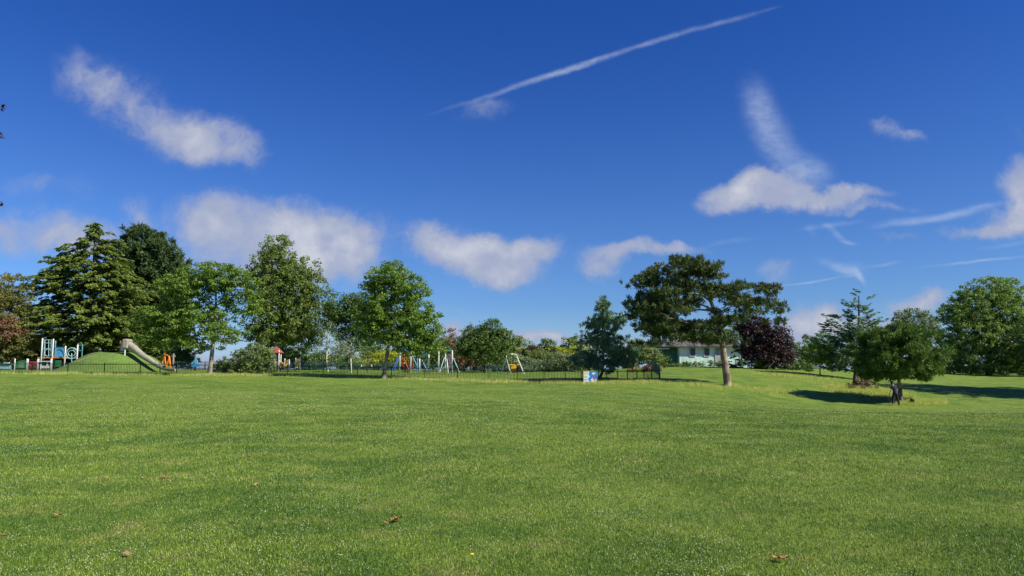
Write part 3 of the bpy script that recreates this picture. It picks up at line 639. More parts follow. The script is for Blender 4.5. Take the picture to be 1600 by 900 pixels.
# ------------------------------------------------------------------ play equipment
WH = mat('white_post', (.56, .57, .55), .5, var=.06, dirt=.35); TE = mat('teal_paint', (.06, .24, .27), .4); BL = mat('blue_paint', (.03, .12, .38), .4)
RD = mat('red_paint', (.38, .035, .03), .4); OR = mat('orange_paint', (.75, .22, .02), .4); YE = mat('yellow_paint', (.72, .42, .04), .4)
GN = mat('green_paint', (.03, .16, .05), .4); ST = mat('steel', (.30, .28, .21), .55, .1, dirt=.4); GR = mat('grey_board', (.10, .10, .12), .6)
BK = mat('black_rubber', (.015, .015, .015), .7); PT = mat('pale_teal', (.30, .50, .47), .4); LB = mat('light_blue', (.08, .32, .55), .4)
def posts(root, Y, lst, m=WH, r=.085, b0=None):
    for px, y0, y1 in lst:
        a = P(px, y0, Y); b_ = P(px, y1, Y); mb = MB(); g = h(b_.x, Y)
        mb.tube([Vector((a.x, Y, min(b_.z, g)-.1))-b0, Vector((a.x, Y, a.z))-b0, Vector((a.x, Y, a.z+.05))-b0], [r, r, r*.5], 10); mb.build('post', m, root, True)
def rel(px, py, Y, b0): return P(px, py, Y)-b0
def panel(name, m, root, b0, Y, x0, y0, x1, y1, th=.05, dy=0, frame=None):
    a = rel(x0, y1, Y, b0); b_ = rel(x1, y0, Y, b0); mb = MB()
    mb.box(((a.x+b_.x)/2, a.y+dy, (a.z+b_.z)/2), (b_.x-a.x, th, b_.z-a.z)); return mb.build(name, m, root)
# climbing tower (left)
Y = 88; b0 = G(75, Y); t = empty('climbing_tower', b0, 'tall white-posted climbing tower with teal panels left of the grass mound', 'play tower')
posts(t, Y, [(66.5,529,578),(83.5,530,578),(102.5,541,578),(121.5,539,572)], b0=b0, r=.085)
posts(t, Y+1.6, [(70,532,576),(87,533,576),(129,538,570)], m=TE, b0=b0, r=.07)
mb = MB()
for x_ in (70, 76, 80): mb.tube([rel(x_, 531, Y, b0), rel(x_, 557, Y, b0)], .035, 6)
for y_ in (531, 536, 545): mb.tube([rel(67, y_, Y, b0), rel(83, y_, Y, b0)], .035, 6)
mb.ring(rel(75, 551, Y, b0), .42, .04); mb.build('climbing_net', PT, t)
mb = MB(); mb.box(rel(83, 559, Y+.9, b0), (2.6, 1.8, .12)); mb.build('deck', OR, t)
panel('side_panel', LB, t, b0, Y, 86, 544, 100, 557.5); 
mb = MB(); mb.tube([rel(85, 543, Y, b0), rel(101, 543, Y, b0)], .05, 6); mb.ring(rel(93, 552, Y-.06, b0), .5, .04, a0=0, a1=math.pi); mb.build('rail', TE, t)
mb = MB(); mb.ring(rel(112, 552, Y, b0), .64, .07, 26); mb.ring(rel(112, 552, Y, b0), .42, .045, 24, sz=.8)
mb.tube([rel(104, 560, Y, b0), rel(120, 560, Y, b0)], .04, 6); mb.tube([rel(112, 552, Y, b0), rel(112, 566, Y, b0)], .04, 6); mb.build('ring_panel', PT, t)
mb = MB(); mb.tube([rel(123, 540, Y, b0), rel(129, 539, Y+1.6, b0)], .05, 6); mb.tube([rel(123, 548, Y, b0), rel(129, 548, Y+1.6, b0)], .05, 6); mb.build('handrail', TE, t)
mb = MB(); mb.prism([(rel(70,558,Y,b0).x, rel(70,558,Y,b0).z), (rel(80,558,Y,b0).x, rel(80,558,Y,b0).z), (rel(78,552,Y,b0).x, rel(78,552,Y,b0).z)], 1.2, 1.3); mb.build('back_panel', mat('wood_panel', (.35, .13, .05), .6), t)
panel('crawl_panel', GN, t, b0, Y+.1, 86, 563, 96, 573, .04)
# low activity panels
def low_panel(x0, x1, m, lb, kind, yt=562):
    Yp = 84.5; b0 = G((x0+x1)/2, Yp); t = empty('activity_station', b0, lb, 'play panel', 'low play panels beside the climbing tower')
    posts(t, Yp, [(x0, yt-1, 577), (x1, yt-1, 577)], b0=b0, r=.07)
    a = rel(x0+1.5, 575.5, Yp, b0); b_ = rel(x1-1.5, yt+2, Yp, b0); W_ = b_.x-a.x; Hh = b_.z-a.z
    mb = MB()
    if kind == 'arch':
        poly = [(a.x, a.z), (b_.x, a.z)]+[(a.x+W_/2+W_/2*math.cos(th), b_.z-.25+.3*math.sin(th)) for th in np.linspace(0, math.pi, 10)]
        mb.prism(poly, -.03, .03); mb.build('board', m, t)
        mb = MB()
        for k_ in range(3): mb.box((0, -.045, b_.z-.28-.2*k_), (W_*.55, .02, .05))
        mb.build('slats', WH, t)
    elif kind == 'holes':
        mb.box((0, 0, (a.z+b_.z)/2), (W_, .06, Hh)); mb.build('board', m, t)
        mb = MB(); mb.ring((-.2, -.05, (a.z+b_.z)/2), .2, .04, 14); mb.ring((.25, -.05, (a.z+b_.z)/2-.1), .16, .04, 14); mb.build('rings', mat('dark_red', (.12, .02, .02), .5), t)
    else:
        mb.box((0, 0, b_.z-.05), (W_, .3, .1)); mb.box((0, 0, a.z+.15), (W_, .06, .3)); mb.box((a.x+.1, 0, (a.z+b_.z)/2), (.14, .1, Hh)); mb.box((b_.x-.3, 0, (a.z+b_.z)/2), (.14, .1, Hh)); mb.build('counter', m, t)
    return t
low_panel(23.5, 42.5, GN, 'green arched play panel between white posts', 'arch')
low_panel(44, 59, RD, 'red play panel right of the green arched one', 'holes', 562.5)
low_panel(60.5, 80, WH, 'white counter-shaped play panel under the climbing tower', 'table', 562)
Y = 86; b0 = G(9, Y); t = empty('play_table', b0, 'teal play table at the left edge of the playground', 'play table')
mb = MB(); mb.box((0, 0, .72), (1.5, .7, .07)); mb.build('table_top', TE, t)
for s_ in (-.6, .6): mb = MB(); mb.tube([(s_, 0, 0), (s_, 0, .7)], .06, 8); mb.build('leg', TE, t)
mb = MB(); mb.box((0, -.2, .35), (1.3, .05, .4)); mb.build('panel', PT, t)
mb = MB(); mb.box((0.05, 0, .82), (.55, .3, .12)); mb.build('play_tray', WH, t)
# tube slide
Y = 85.5; b0 = G(230, Y); t = empty('tube_slide', b0, 'long steel tube slide running down the right side of the grass mound', 'slide')
pp = [(203,540,.46),(210,545,.42),(222,555,.34),(236,564,.30),(247,571,.28),(256,574.5,.27)]
mb = MB(); mb.tube([rel(x_, y_, Y-1.5*i/5, b0) for i, (x_, y_, r_) in enumerate(pp)], [p[2] for p in pp], 18, False); mb.build('tube', ST, t, True)
pe = rel(256, 574.5, Y-1.5, b0); mb = MB()
for i in range(12):
    pass
seg = 10; V = []; Fc = []
for i, (dx, dz, r_) in enumerate([(-.15, .02, .33), (.5, -.10, .33), (1.3, -.13, .32)]):
    for j in range(seg+1):
        th = math.pi+math.pi*j/seg; V.append((pe.x+dx, pe.y+math.cos(th)*r_, pe.z+dz+math.sin(th)*r_+.05))
for i in range(2):
    for j in range(seg): k_ = i*(seg+1)+j; Fc.append((k_, k_+1, k_+seg+2, k_+seg+1))
me = bpy.data.meshes.new('chute'); me.from_pydata(V, [], Fc); me.materials.append(ST); link('chute', me, t)
for px_, y0, y1 in [(196,533,552)]:
    mb = MB(); a = rel(px_, y0, Y-.4, b0); mb.tube([a, Vector((a.x, a.y, rel(px_, y1, Y-.4, b0).z-.6))], .09, 8); mb.build('post', WH, t)
mb = MB()
for px_ in (188, 194.5): a = rel(px_, 532, Y, b0); mb.tube([a, a+Vector((0, 0, -1.6))], .06, 8)
mb.build('entry_posts', mat('rust_paint', (.3, .12, .08), .5), t)
panel('entry_panel', WH, t, b0, Y-.2, 188.5, 534, 194, 548, .06)
mb = MB(); a = rel(199, 537.5, Y, b0); mb.box(a, (.75, 1.25, 1.15)); o = mb.build('tube_mouth', ST, t)
bv = o.modifiers.new('bevel', 'BEVEL'); bv.width = .2; bv.segments = 3
mb = MB(); mb.tube([rel(250, 574, Y-1.4, b0), rel(250, 583, Y-1.4, b0)], .05, 6); mb.build('support', ST, t)
# orange frame
Y = 88; b0 = G(260, Y); t = empty('toddler_swing', b0, 'small orange A-frame play swing behind the slide end', 'swing frame')
mb = MB(); mb.tube([rel(256.5, 553, Y, b0), rel(264.5, 557, Y-.8, b0)], .09, 8); mb.build('top_bar', OR, t)
for q_ in [((256.5,553,Y),(252,571,Y)), ((256.5,553,Y),(260,572,Y)), ((264.5,557,Y-.8),(260.5,572,Y-1)), ((264.5,557,Y-.8),(267,575,Y-1.2))]:
    mb = MB(); mb.tube([rel(*q_[0], b0), rel(*q_[1], b0)-Vector((0, 0, .3))], .085, 8); mb.build('leg', OR, t)
mb = MB(); mb.tube([rel(262, 571, Y-.4, b0), rel(274, 571, Y-.4, b0)], .06, 6); mb.build('seat_bar', BK, t)
Y = 90; b0 = G(270, Y); t = empty('wooden_post', b0, 'grey wooden carved post beside the orange swing frame', 'post')
mb = MB(); mb.tube([(0, 0, -.1), (0, 0, 1.3), (0.02, 0, 1.9)], [.13, .12, .1], 8); mb.build('shaft', BARKG, t, True); mb = MB(); mb.box((0, 0, 1.75), (.42, .16, .18)); mb.tube([(0,0,1.85),(0,0,2.05)], [.14,.07], 8); mb.build('head', BARKG, t)
Y = 89; b0 = G(305, Y); t = empty('spring_rocker', b0, 'light blue rocker on a spring seen under the left locust tree', 'rocker')
mb = MB(); mb.tube([(0, 0, 0), (0, 0, .45)], .12, 10); mb.build('spring', BK, t)
mb = MB(); mb.prism([(-.45, .5), (.4, .45), (.5, .8), (.25, .95), (.2, 1.25), (.0, 1.4), (-.2, 1.2), (-.2, .95), (-.5, .9)], -.12, .12); mb.build('body', LB, t)
mb = MB(); mb.tube([(0, -.3, 1.0), (0, .3, 1.0)], .03, 6); mb.build('handle', BL, t)
# toddler unit with red roof
Y = 86; b0 = G(447, Y); t = empty('toddler_play_unit', b0, 'yellow and white toddler play unit with a red peaked roof right of the bush', 'play house')
posts(t, Y, [(428.5,553,578),(436,548,578),(445,561,578),(452,562,578),(462,560,578),(468.5,561,578)], b0=b0, r=.08)
posts(t, Y+1.2, [(431,552,577),(439,552,577)], b0=b0, r=.07)
mb = MB(); a = rel(424, 551, Y, b0); b_ = rel(437.5, 551, Y, b0); tp_ = (rel(429, 540, Y, b0).x, .6, rel(429, 540, Y, b0).z)
c4 = [(a.x, -.4, a.z), (b_.x, -.4, a.z), (b_.x, 1.6, a.z), (a.x, 1.6, a.z)]
mb._add(c4+[tp_], ((0, 1, 4), (1, 2, 4), (2, 3, 4), (3, 0, 4), (3, 2, 1, 0))); mb.build('roof', mat('red_roof', (.26, .07, .035), .7, dirt=.5), t)
panel('yellow_panel', YE, t, b0, Y, 446, 562, 451.5, 573); panel('yellow_panel', YE, t, b0, Y, 463, 561, 468, 573)
mb = MB(); s1 = [(rel(431,571,Y,b0)), (rel(434,562,Y,b0)), (rel(442,569,Y,b0)), (rel(440,573,Y,b0))]; mb.prism([(p.x, p.z) for p in s1], .1, .6); mb.build('slide', mat('wood_slide', (.45, .30, .08), .5), t)
mb = MB(); mb.box(rel(438, 574.5, Y+.6, b0), (1.7, 1.4, .1)); mb.build('deck', mat('brown_deck', (.12, .07, .04), .7), t)
mb = MB(); mb.tube([rel(452, 571, Y, b0), rel(462, 571, Y, b0)], .04, 6); mb.tube([rel(452, 575, Y, b0), rel(462, 575, Y, b0)], .04, 6); mb.build('crawl_bridge', GR, t)
mb = MB(); mb.box(rel(457, 574, Y+.5, b0), (1.0, .8, .06)); mb.build('bridge_floor', YE, t)
# climbing frame
Y = 79; b0 = G(655, Y); t = empty('jungle_gym', b0, 'white-posted climbing frame with red lattice and blue crown panel right of the locust trunk', 'climbing frame')
posts(t, Y, [(625,540,584.5),(642,542,581.5),(670,554,584)], b0=b0, r=.08); posts(t, Y+.8, [(655.5,561,583)], m=WH, b0=b0, r=.09)
mb = MB(); a = rel(627, 548, Y, b0); b_ = rel(638, 541, Y, b0)
for z_ in (a.z, b_.z): mb.tube([(a.x-.1, 0, z_), (b_.x+.2, 0, z_)], .04, 6)
for k_ in range(6): x_ = a.x+(b_.x-a.x)*k_/5; mb.box((x_, 0, (a.z+b_.z)/2), (.08, .04, b_.z-a.z))
mb.build('crown_panel', LB, t)
mb = MB()
for x_ in (630, 633.5, 637): mb.tube([rel(x_, 552, Y+.3, b0), rel(x_, 582, Y+.3, b0)], .05, 6)
for y_ in range(553, 582, 4): mb.tube([rel(628, y_, Y+.3, b0), rel(640, y_, Y+.3, b0)], .045, 6)
mb.ring(rel(634, 565, Y+.1, b0), .42, .06, 16); mb.tube([rel(631, 560, Y, b0), rel(639, 580, Y, b0)], .06, 6); mb.build('red_lattice', RD, t)
for q_ in [((622,558),(612,580)), ((624,558),(615,580))]: mb = MB(); mb.tube([rel(*q_[0], Y, b0), rel(*q_[1], Y-.5, b0)], .05, 6); mb.build('strut', BL, t)
for q_, m_ in [(((644,555),(652,573)), LB), (((659,562),(668,580)), LB)]: mb = MB(); mb.tube([rel(*q_[0], Y, b0), rel(*q_[1], Y, b0)], .05, 6); mb.build('strut', m_, t)
mb = MB(); mb.tube([rel(646, 558, Y, b0), rel(645, 575, Y, b0)], .06, 6); mb.build('red_pole', RD, t)
mb = MB(); mb.tube([rel(652, 560, Y, b0), rel(651.5, 582, Y, b0)], .06, 6); mb.build('blue_pole', LB, t)
mb = MB(); mb.tube([rel(640, 549, Y, b0), rel(672, 556, Y, b0)], .04, 6); mb.build('overhead_bar', TE, t)
Y = 78.5; b0 = G(696, Y); t = empty('climbing_wall', b0, 'grey climbing wall between white posts with splayed teal struts', 'climbing wall')
posts(t, Y, [(685.5,546,584.5),(696,547.5,584.5),(706.5,548,584.5)], b0=b0, r=.08)
panel('wall_board', GR, t, b0, Y, 697.5, 549.5, 705.5, 578, .06)
mb = MB(); hp = [(700,553),(703,556),(699,560),(702.5,563),(704,568),(700,571),(698.8,566),(701,575)]
for i, (x_, y_) in enumerate(hp): mb.box(rel(x_, y_, Y-.06, b0), (.09, .07, .07), 0, random.random())
mb.build('holds', OR, t)
mb = MB(); a = rel(701, 547.5, Y, b0); mb.prism([(a.x-.38, a.z-.1), (a.x+.38, a.z-.1), (a.x+.25, a.z+.12), (a.x-.2, a.z+.12)], -.2, .2); mb.build('top_cap', TE, t)
mb = MB(); mb.tube([rel(677, 551, Y, b0), rel(684, 547, Y, b0)], .06, 6); mb.tube([rel(670, 553, Y, b0), rel(677, 551, Y, b0)], .05, 6); mb.build('canopy_bar', TE, t)
for q_ in [((694.5,558),(687,581)), ((708,559),(718,582)), ((698,560),(700.5,584))]: mb = MB(); mb.tube([rel(*q_[0], Y, b0), rel(*q_[1], Y-.6, b0)], .045, 6); mb.build('strut', PT, t)
# swing
Y = 80; b0 = G(803, Y); t = empty('basket_swing', b0, 'pale green arched swing frame with a yellow back panel', 'swing')
mb = MB(); mb.tube([rel(798.5, 586.5, Y-1, b0), rel(791.5, 562, Y, b0), rel(791, 556, Y, b0), rel(793, 553.5, Y, b0), rel(800, 553, Y, b0), rel(807, 554, Y, b0), rel(808, 559, Y, b0), rel(813, 570, Y-.3, b0), rel(819, 585.5, Y-1, b0)], .065, 8); mb.build('front_arch', mat('cream_paint', (.50, .55, .40), .4), t, True)
mb = MB(); mb.tube([rel(791, 560, Y, b0), rel(787, 570, Y+.6, b0), rel(782, 583.5, Y+1.2, b0)], .055, 8); mb.build('rear_leg', PT, t)
mb = MB(); mb.box(rel(801, 576, Y+.3, b0), (.8, .08, .9)); mb.build('back_panel', YE, t)
mb = MB(); mb.tube([rel(796, 570, Y, b0), rel(813, 570, Y, b0)], .06, 6); mb.build('cross_bar', YE, t)
mb = MB(); mb.box(rel(810.5, 577, Y, b0), (.42, .4, .5)); mb.build('seat', BK, t)
mb = MB()
for x_ in (799, 810): mb.tube([rel(x_, 554, Y, b0), rel(x_, 576, Y, b0)], .015, 4)
mb.build('chains', ST, t)
# seesaw-like toy and pole between trees
Y = 92; b0 = G(573, Y); t = empty('spring_seesaw', b0, 'small dark seesaw under the thin-trunked tree', 'seesaw')
mb = MB(); mb.tube([(-.7, 0, .5), (.7, 0, .42)], .05, 6); mb.build('beam', GR, t)
for s_ in (-.65, .6): mb = MB(); mb.box((s_, 0, .62), (.08, .3, .3)); mb.build('seat', WH, t)
mb = MB(); mb.tube([(0, 0, 0), (0, 0, .46)], .09, 8); mb.build('spring', BK, t)

# ------------------------------------------------------------------ event poster (flat printed board tied to the fence)
Y = 61.3; b0 = G(922, Y); t = empty('poster_board', b0, 'white and blue printed event poster board fixed at the end of the bar fence', 'poster')
wv_ = mat('poster_white', (.70, .70, .68), .5, var=.04); 
def pr(x0, y0, x1, y1): a = rel(x0, y1, Y, b0); b_ = rel(x1, y0, Y, b0); return a, b_
a, b_ = pr(912, 580.5, 933, 600); mb = MB(); mb.box(((a.x+b_.x)/2, 0, (a.z+b_.z)/2), (b_.x-a.x, .03, b_.z-a.z)); bd = mb.build('board', wv_, t)
bb = mat('poster_blue', (.02, .22, .55), .5, var=.1); by = mat('poster_yellow', (.75, .60, .08), .5, var=.05); brd = mat('poster_red', (.6, .06, .05), .5); bln = mat('poster_teal', (.10, .40, .55), .5)
def ppoly(name, pts, m, k_): 
    mb = MB(); mb.prism([(rel(x_, y_, Y, b0).x, rel(x_, y_, Y, b0).z) for x_, y_ in pts], -.018-.004*k_, -.016-.004*k_); mb.build(name, m, bd)
ppoly('blue_print', [(921,600),(933,600),(933,580.5),(921,580.5),(920,585),(922,589),(918.5,592),(921,596)], bb, 0)
ppoly('yellow_print', [(912.5,585),(918.5,585),(918.5,582),(912.5,582)], by, 0)
ppoly('yellow_print', [(927.5,600),(933,600),(932.5,595),(930.5,591)], by, 1)
ppoly('white_print', [(926,590),(929.5,597),(925,598.5),(923,593)], wv_, 1)
ppoly('red_print', [(926.5,587.5),(929,588),(928.5,592.5),(926.2,592.5)], brd, 2)
ppoly('pale_print', [(925,582),(930,582.5),(930,584.5),(926,585.5)], wv_, 1)
ppoly('teal_print', [(913,597.5),(920,597.5),(920,599.5),(913,599.5)], bln, 0)
ppoly('line_print', [(913,588.5),(918,588.5),(918,589.5),(913,589.5)], bb, 1)
ppoly('line_print', [(913,592.5),(917,592.5),(917,593.6),(913,593.6)], bb, 1)
for x_ in (913.5, 931.5): mb = MB(); p_ = rel(x_, 590, Y, b0); mb.box((p_.x, .045, .5), (.05, .05, 1.2)); mb.build('leg', FG, t)

# ------------------------------------------------------------------ pavilion
Y = 94; b0 = G(1105, Y); t = empty('pavilion', b0, 'low white and mint green pavilion with a grey hipped roof behind the big pine', 'building')
zb = -.4; xl = rel(1036, 570, Y, b0).x; xr = rel(1167, 570, Y, b0).x; zt = rel(1100, 541, Y, b0).z; zm = rel(1100, 558, Y, b0).z
wm = mat('render_white', (.80, .82, .80), .8, scale=1.2, var=.08, dirt=.25); mint = mat('mint_paint', (.52, .72, .62), .7, scale=1.5, var=.1, dirt=.3)
dgr = mat('green_boards', (.05, .14, .10), .6); rf = mat('roof_felt', (.085, .08, .075), .85, scale=1.5, var=.25)
xm = rel(1062, 570, Y, b0).x
mb = MB(); mb.box(((xm+xr)/2, 3, (zb+zt)/2), (xr-xm, 6, zt-zb)); mb.build('wall', wm, t)
mb = MB(); mb.box(((xm+xr)/2, -.03, (zb+zm)/2), (xr-xm+.02, .06, zm-zb)); mb.build('mint_dado', mint, t)
mb = MB(); mb.box(((xl+xm)/2, 3.6, (zb+zt)/2-.15), (xm-xl, 5, zt-zb-.3)); mb.build('side_wing', dgr, t)
mb = MB(); nst = 9
for i in range(nst): x_ = xl+(xm-xl)*(i+.5)/nst; mb.box((x_, 1.07, (zb+zt)/2-.2), (.05, .06, zt-zb-.5))
mb.build('battens', TE, t)
mb = MB(); e = .5; y0_, y1_ = -.6, 6.6; xa, xb = xl-e, xr+e; rz_ = rel(1100, 528, Y+3, b0).z
mb._add([(xa, y0_, zt-.12), (xb, y0_, zt-.12), (xb, y1_, zt-.12), (xa, y1_, zt-.12), (xa, y0_, zt+.02), (xb, y0_, zt+.02), (xb, y1_, zt+.02), (xa, y1_, zt+.02), (xa+3.2, 3, rz_), (xb-3.2, 3, rz_)],
  ((3, 2, 1, 0), (0, 1, 5, 4), (1, 2, 6, 5), (2, 3, 7, 6), (3, 0, 4, 7), (4, 5, 9, 8), (5, 6, 9), (6, 7, 8, 9), (7, 4, 8))); rfo = mb.build('roof', rf, t)
mb = MB(); vp = Vector((rel(1043, 527, Y, b0).x, 2.0, rel(1043, 527, Y, b0).z-.3)); mb.box(vp, (.5, .5, .9)); mb.tube([vp+Vector((0,0,.45)), vp+Vector((0,0,.75))], [.3,.05], 4); mb.build('roof_vent', rf, rfo)
for x0, x1, y0, y1, nm, m_ in [(1078,1086,544,557,'window',GR),(1100,1108,544,557,'window',GR),(1118,1126,543,570,'door',mat('door_grey',(.30,.33,.33),.5)),(1156,1162,545,560,'window',GR)]:
    a = rel(x0, y1, Y, b0); b_ = rel(x1, y0, Y, b0); mb = MB(); mb.box(((a.x+b_.x)/2, -.08, (a.z+b_.z)/2), (b_.x-a.x, .05, b_.z-a.z)); w_ = mb.build(nm, m_, t)
    mb = MB(); fx = .06
    for s_ in (a.x, b_.x): mb.box((s_, -.1, (a.z+b_.z)/2), (fx, .07, b_.z-a.z+fx))
    for s_ in (a.z, b_.z): mb.box(((a.x+b_.x)/2, -.1, s_), (b_.x-a.x-fx, .068, fx))
    mb.build('frame', WH, w_)

# ------------------------------------------------------------------ log pile by the conifer
LG = mat('red_log', (.07, .032, .022), .9, var=.35, bump=.5)
Y = 66; logs = [(1335,600,1340,586,.22),(1343,600,1352,594,.2),(1350,602,1362,598,.2),(1340,597,1356,589,.17)]
for i, (x0, y0, x1, y1, r_) in enumerate(logs):
    a = P(x0, y0, Y-.3*i); b_ = P(x1, y1, Y+.5); b0 = G(x0, Y-.3*i); 
    mb = MB(); a.z = b0.z+r_*.6; mb.tube([a-b0, (a+b_)/2-b0+Vector((0, 0, .05)), b_-b0], [r_, r_*1.05, r_*.8], 9)
    o = mb.build('felled_log', LG, None, True); o.location = b0
    tag(o, ['upright reddish stump end leaning at the left of the log heap', 'short reddish log in the middle of the heap', 'lowest reddish log at the right of the heap', 'reddish log lying across the top of the heap'][i], 'log', 'felled logs under the blue conifer')
plant('bramble_bush', 'low brownish bramble growing round the felled logs', 'bush', (1350, 65), [(1352,598,16,7,0,.7),(1338,602,14,4,0,.6),(1345,606,22,4,-1,.6)], leafmat('bramble_leaves', (.07, .08, .03), (.22, .15, .09), .25), 'leaf', cov=3.5, per=30, rc=.28, ls=.13, r0=.03, nl=10, crown='foliage', stem='stems')

# ------------------------------------------------------------------ long grass
lg = leafmat('long_grass_blades', (.26, .33, .07), (.56, .56, .2), .4)
def strip(name, label, segs, n, ln=(.12, .35)):
    xs_, ys_ = [], []
    for (px0, Y0, px1, Y1, sdv, wt) in segs:
        k_ = int(n*wt); u = RNG.random(k_); Yv = Y0+(Y1-Y0)*u+RNG.normal(0, sdv, k_); pxv = px0+(px1-px0)*u+RNG.normal(0, abs(px1-px0)*.09, k_)
        xs_.append((pxv-800)/F*Yv*1.006); ys_.append(Yv)
    x = np.concatenate(xs_); y = np.concatenate(ys_); kp = vnoise(x, y, 1.6, 9)+RNG.normal(0, .12, len(x)) > .36; x = x[kp]; y = y[kp]
    me = blades(x, y, RNG.uniform(*ln, len(x)), .03, .45, RNG.random(len(x)), lg, name)
    return tag(link(name, me), label, 'long grass', kind='stuff')
strip('fence_grass', 'unmown pale grass in a strip along the front fence', [(-30,73.2,560,72.9,.9,.3),(560,72,720,68.5,.8,.12),(720,68,912,61.8,.7,.12),(912,61,1040,61.5,.5,.1),(300,73,470,73,1.0,.14)], 60000)
strip('rough_grass', 'pale rough grass around the right-hand tree trunks and logs', [(1070,60.5,1210,60.5,.7,.12),(1130,61,1150,61,.6,.05),(1290,65,1400,62,1.2,.3),(1400,57.2,1460,57.2,.5,.22),(1180,74,1290,72,.8,.14),(1385,58,1430,58,.6,.08)], 60000, (.12, .32))
# ------------------------------------------------------------------ dead leaves on the lawn
DL = [mat('dry_leaf', (.30, .10, .035), .7, col2=(.42, .21, .09), scale=30), mat('pale_dry_leaf', (.26, .14, .07), .7, col2=(.34, .20, .11), scale=30)]
def dead_leaf(px, py, size, label, mi=0, cnt=1):
    d = ray(px, py); tt = -EYE/d.z; p = Vector((0, 0, EYE))+d*tt; z = h(p.x, p.y)+.035
    mb = MB(); s_ = size
    for k_ in range(cnt):
        ox, oy = (random.uniform(-.6, .6)*s_*(cnt > 1), random.uniform(-.6, .6)*s_*(cnt > 1)); a0 = random.random()*6.3; n = 14; tilt = random.uniform(-.35, .35)
        top = []
        for i in range(n):
            a_ = 2*math.pi*i/n; r_ = s_*(.55+.45*abs(math.cos(a_*2.5)))*(1 if i % 2 else .8); x_ = math.cos(a_+a0)*r_; y_ = math.sin(a_+a0)*r_*.8
            top.append((ox+x_, oy+y_, .012*k_+.3*abs(x_)+tilt*y_+.15*s_*math.sin(a_*3)))
        V = [(ox, oy, .012*k_+.002)]+top+[(a, b_, c_-.003) for a, b_, c_ in [(ox, oy, .012*k_)]+top]
        Fc = [(0, 1+i, 1+(i+1) % n) for i in range(n)]+[(n+1, n+2+(i+1) % n, n+2+i) for i in range(n)]+[(1+i, n+2+i, n+2+(i+1) % n, 1+(i+1) % n) for i in range(n)]
        mb._add(V, Fc)
    o = mb.build('dead_leaf', DL[mi], None); o.location = (p.x, p.y, z); tag(o, label, 'dead leaf', 'dry leaves fallen on the lawn')
for a in [(622,815,.07,'curled orange-brown leaf, larger of the central pair on the lawn',0,2),(603,820,.045,'small curled brown leaf just left of the bigger orange one',0,1),(90,809,.05,'reddish leaf in the lower left of the lawn',0,1),(200,868,.05,'pale tan leaf in the bottom left lawn',1,1),
  (1222,878,.065,'long brown leaf in the bottom right lawn',0,2),(258,745,.06,'brown leaf in the left lawn, right of a faint brown streak',0,1),(225,745,.045,'thin tan leaf left of the brown one in the left lawn',1,1),(400,765,.05,'small rusty leaf in the mid left lawn',1,1),(3,843,.05,'orange leaf touching the left edge of the view',0,1)]: dead_leaf(*a)
d = ray(737, 876); p = Vector((0, 0, EYE))+d*(-EYE/d.z); mb = MB(); fl = empty('dandelion', (p.x, p.y, 0), 'single yellow dandelion in the bottom centre lawn', 'flower')
mb.tube([(0, 0, 0), (0, 0, .05)], .0015, 5); mb.build('stem', lg, fl); mb = MB(); mb.tube([(0, 0, .045), (0, 0, .055), (0, 0, .06)], [.006, .018, .012], 12); mb.build('flower_head', mat('dandelion_yellow', (.8, .6, .02), .6), fl)

# ------------------------------------------------------------------ person and dog
def skin(name, V, E, m, parent, root=0, sub=2):
    me = bpy.data.meshes.new(name); bm = bmesh.new(); lay = bm.verts.layers.skin.verify(); vs = []
    for i, (co, r_) in enumerate(V):
        v = bm.verts.new(co); v[lay].radius = (r_, r_) if not hasattr(r_, '__len__') else r_; v[lay].use_root = (i == root); vs.append(v)
    for a, b_ in E: bm.edges.new((vs[a], vs[b_]))
    bm.to_mesh(me); bm.free(); me.materials.append(m); o = link(name, me, parent)
    md = o.modifiers.new('skin', 'SKIN'); md.use_smooth_shade = True
    s_ = o.modifiers.new('sub', 'SUBSURF'); s_.levels = sub; s_.render_levels = sub
    return o
SK = mat('skin_tone', (.48, .28, .19), .55, var=.06); TS = mat('navy_tshirt', (.022, .026, .045), .9, var=.2); TR = mat('black_trousers', (.012, .012, .014), .9); HR = mat('dark_hair', (.02, .014, .01), .7); SH = mat('white_shoe', (.5, .5, .46), .6)
pb = G(1396.5, 56.0); t = empty('person', pb, 'person in dark t-shirt and black trousers walking past the round pine, seen from behind', 'person')
# x right, y away; metres. left leg trailing out to the left, right leg to the right
V = [((0, 0, .95), .10), ((.0, .01, 1.12), .095), ((-.03, .02, 1.30), .10), ((-.06, .02, 1.41), .07), ((-.10, .03, 1.50), .058), ((-.14, .05, 1.57), .075), ((-.16, .06, 1.66), .095), ((-.165, .065, 1.73), .07),
     ((-.22, .02, 1.38), .05), ((-.30, 0, 1.16), .046), ((-.37, .06, .92), .033), ((-.385, .08, .85), .036),
     ((.12, .02, 1.36), .05), ((.19, .0, 1.13), .046), ((.20, .22, 1.02), .034), ((.20, .29, 1.0), .036),
     ((-.09, 0, .84), .07), ((-.17, .03, .50), .055), ((-.26, -.08, .10), .045), ((-.27, -.02, .04), .04), ((-.28, .12, .03), .034),
     ((.09, 0, .84), .07), ((.20, .10, .50), .055), ((.31, .02, .10), .045), ((.32, .08, .04), .04), ((.33, .22, .03), .034)]
E = [(0,1),(1,2),(2,3),(3,4),(4,5),(5,6),(6,7),(3,8),(8,9),(9,10),(10,11),(3,12),(12,13),(13,14),(14,15),(0,16),(16,17),(17,18),(18,19),(19,20),(0,21),(21,22),(22,23),(23,24),(24,25)]
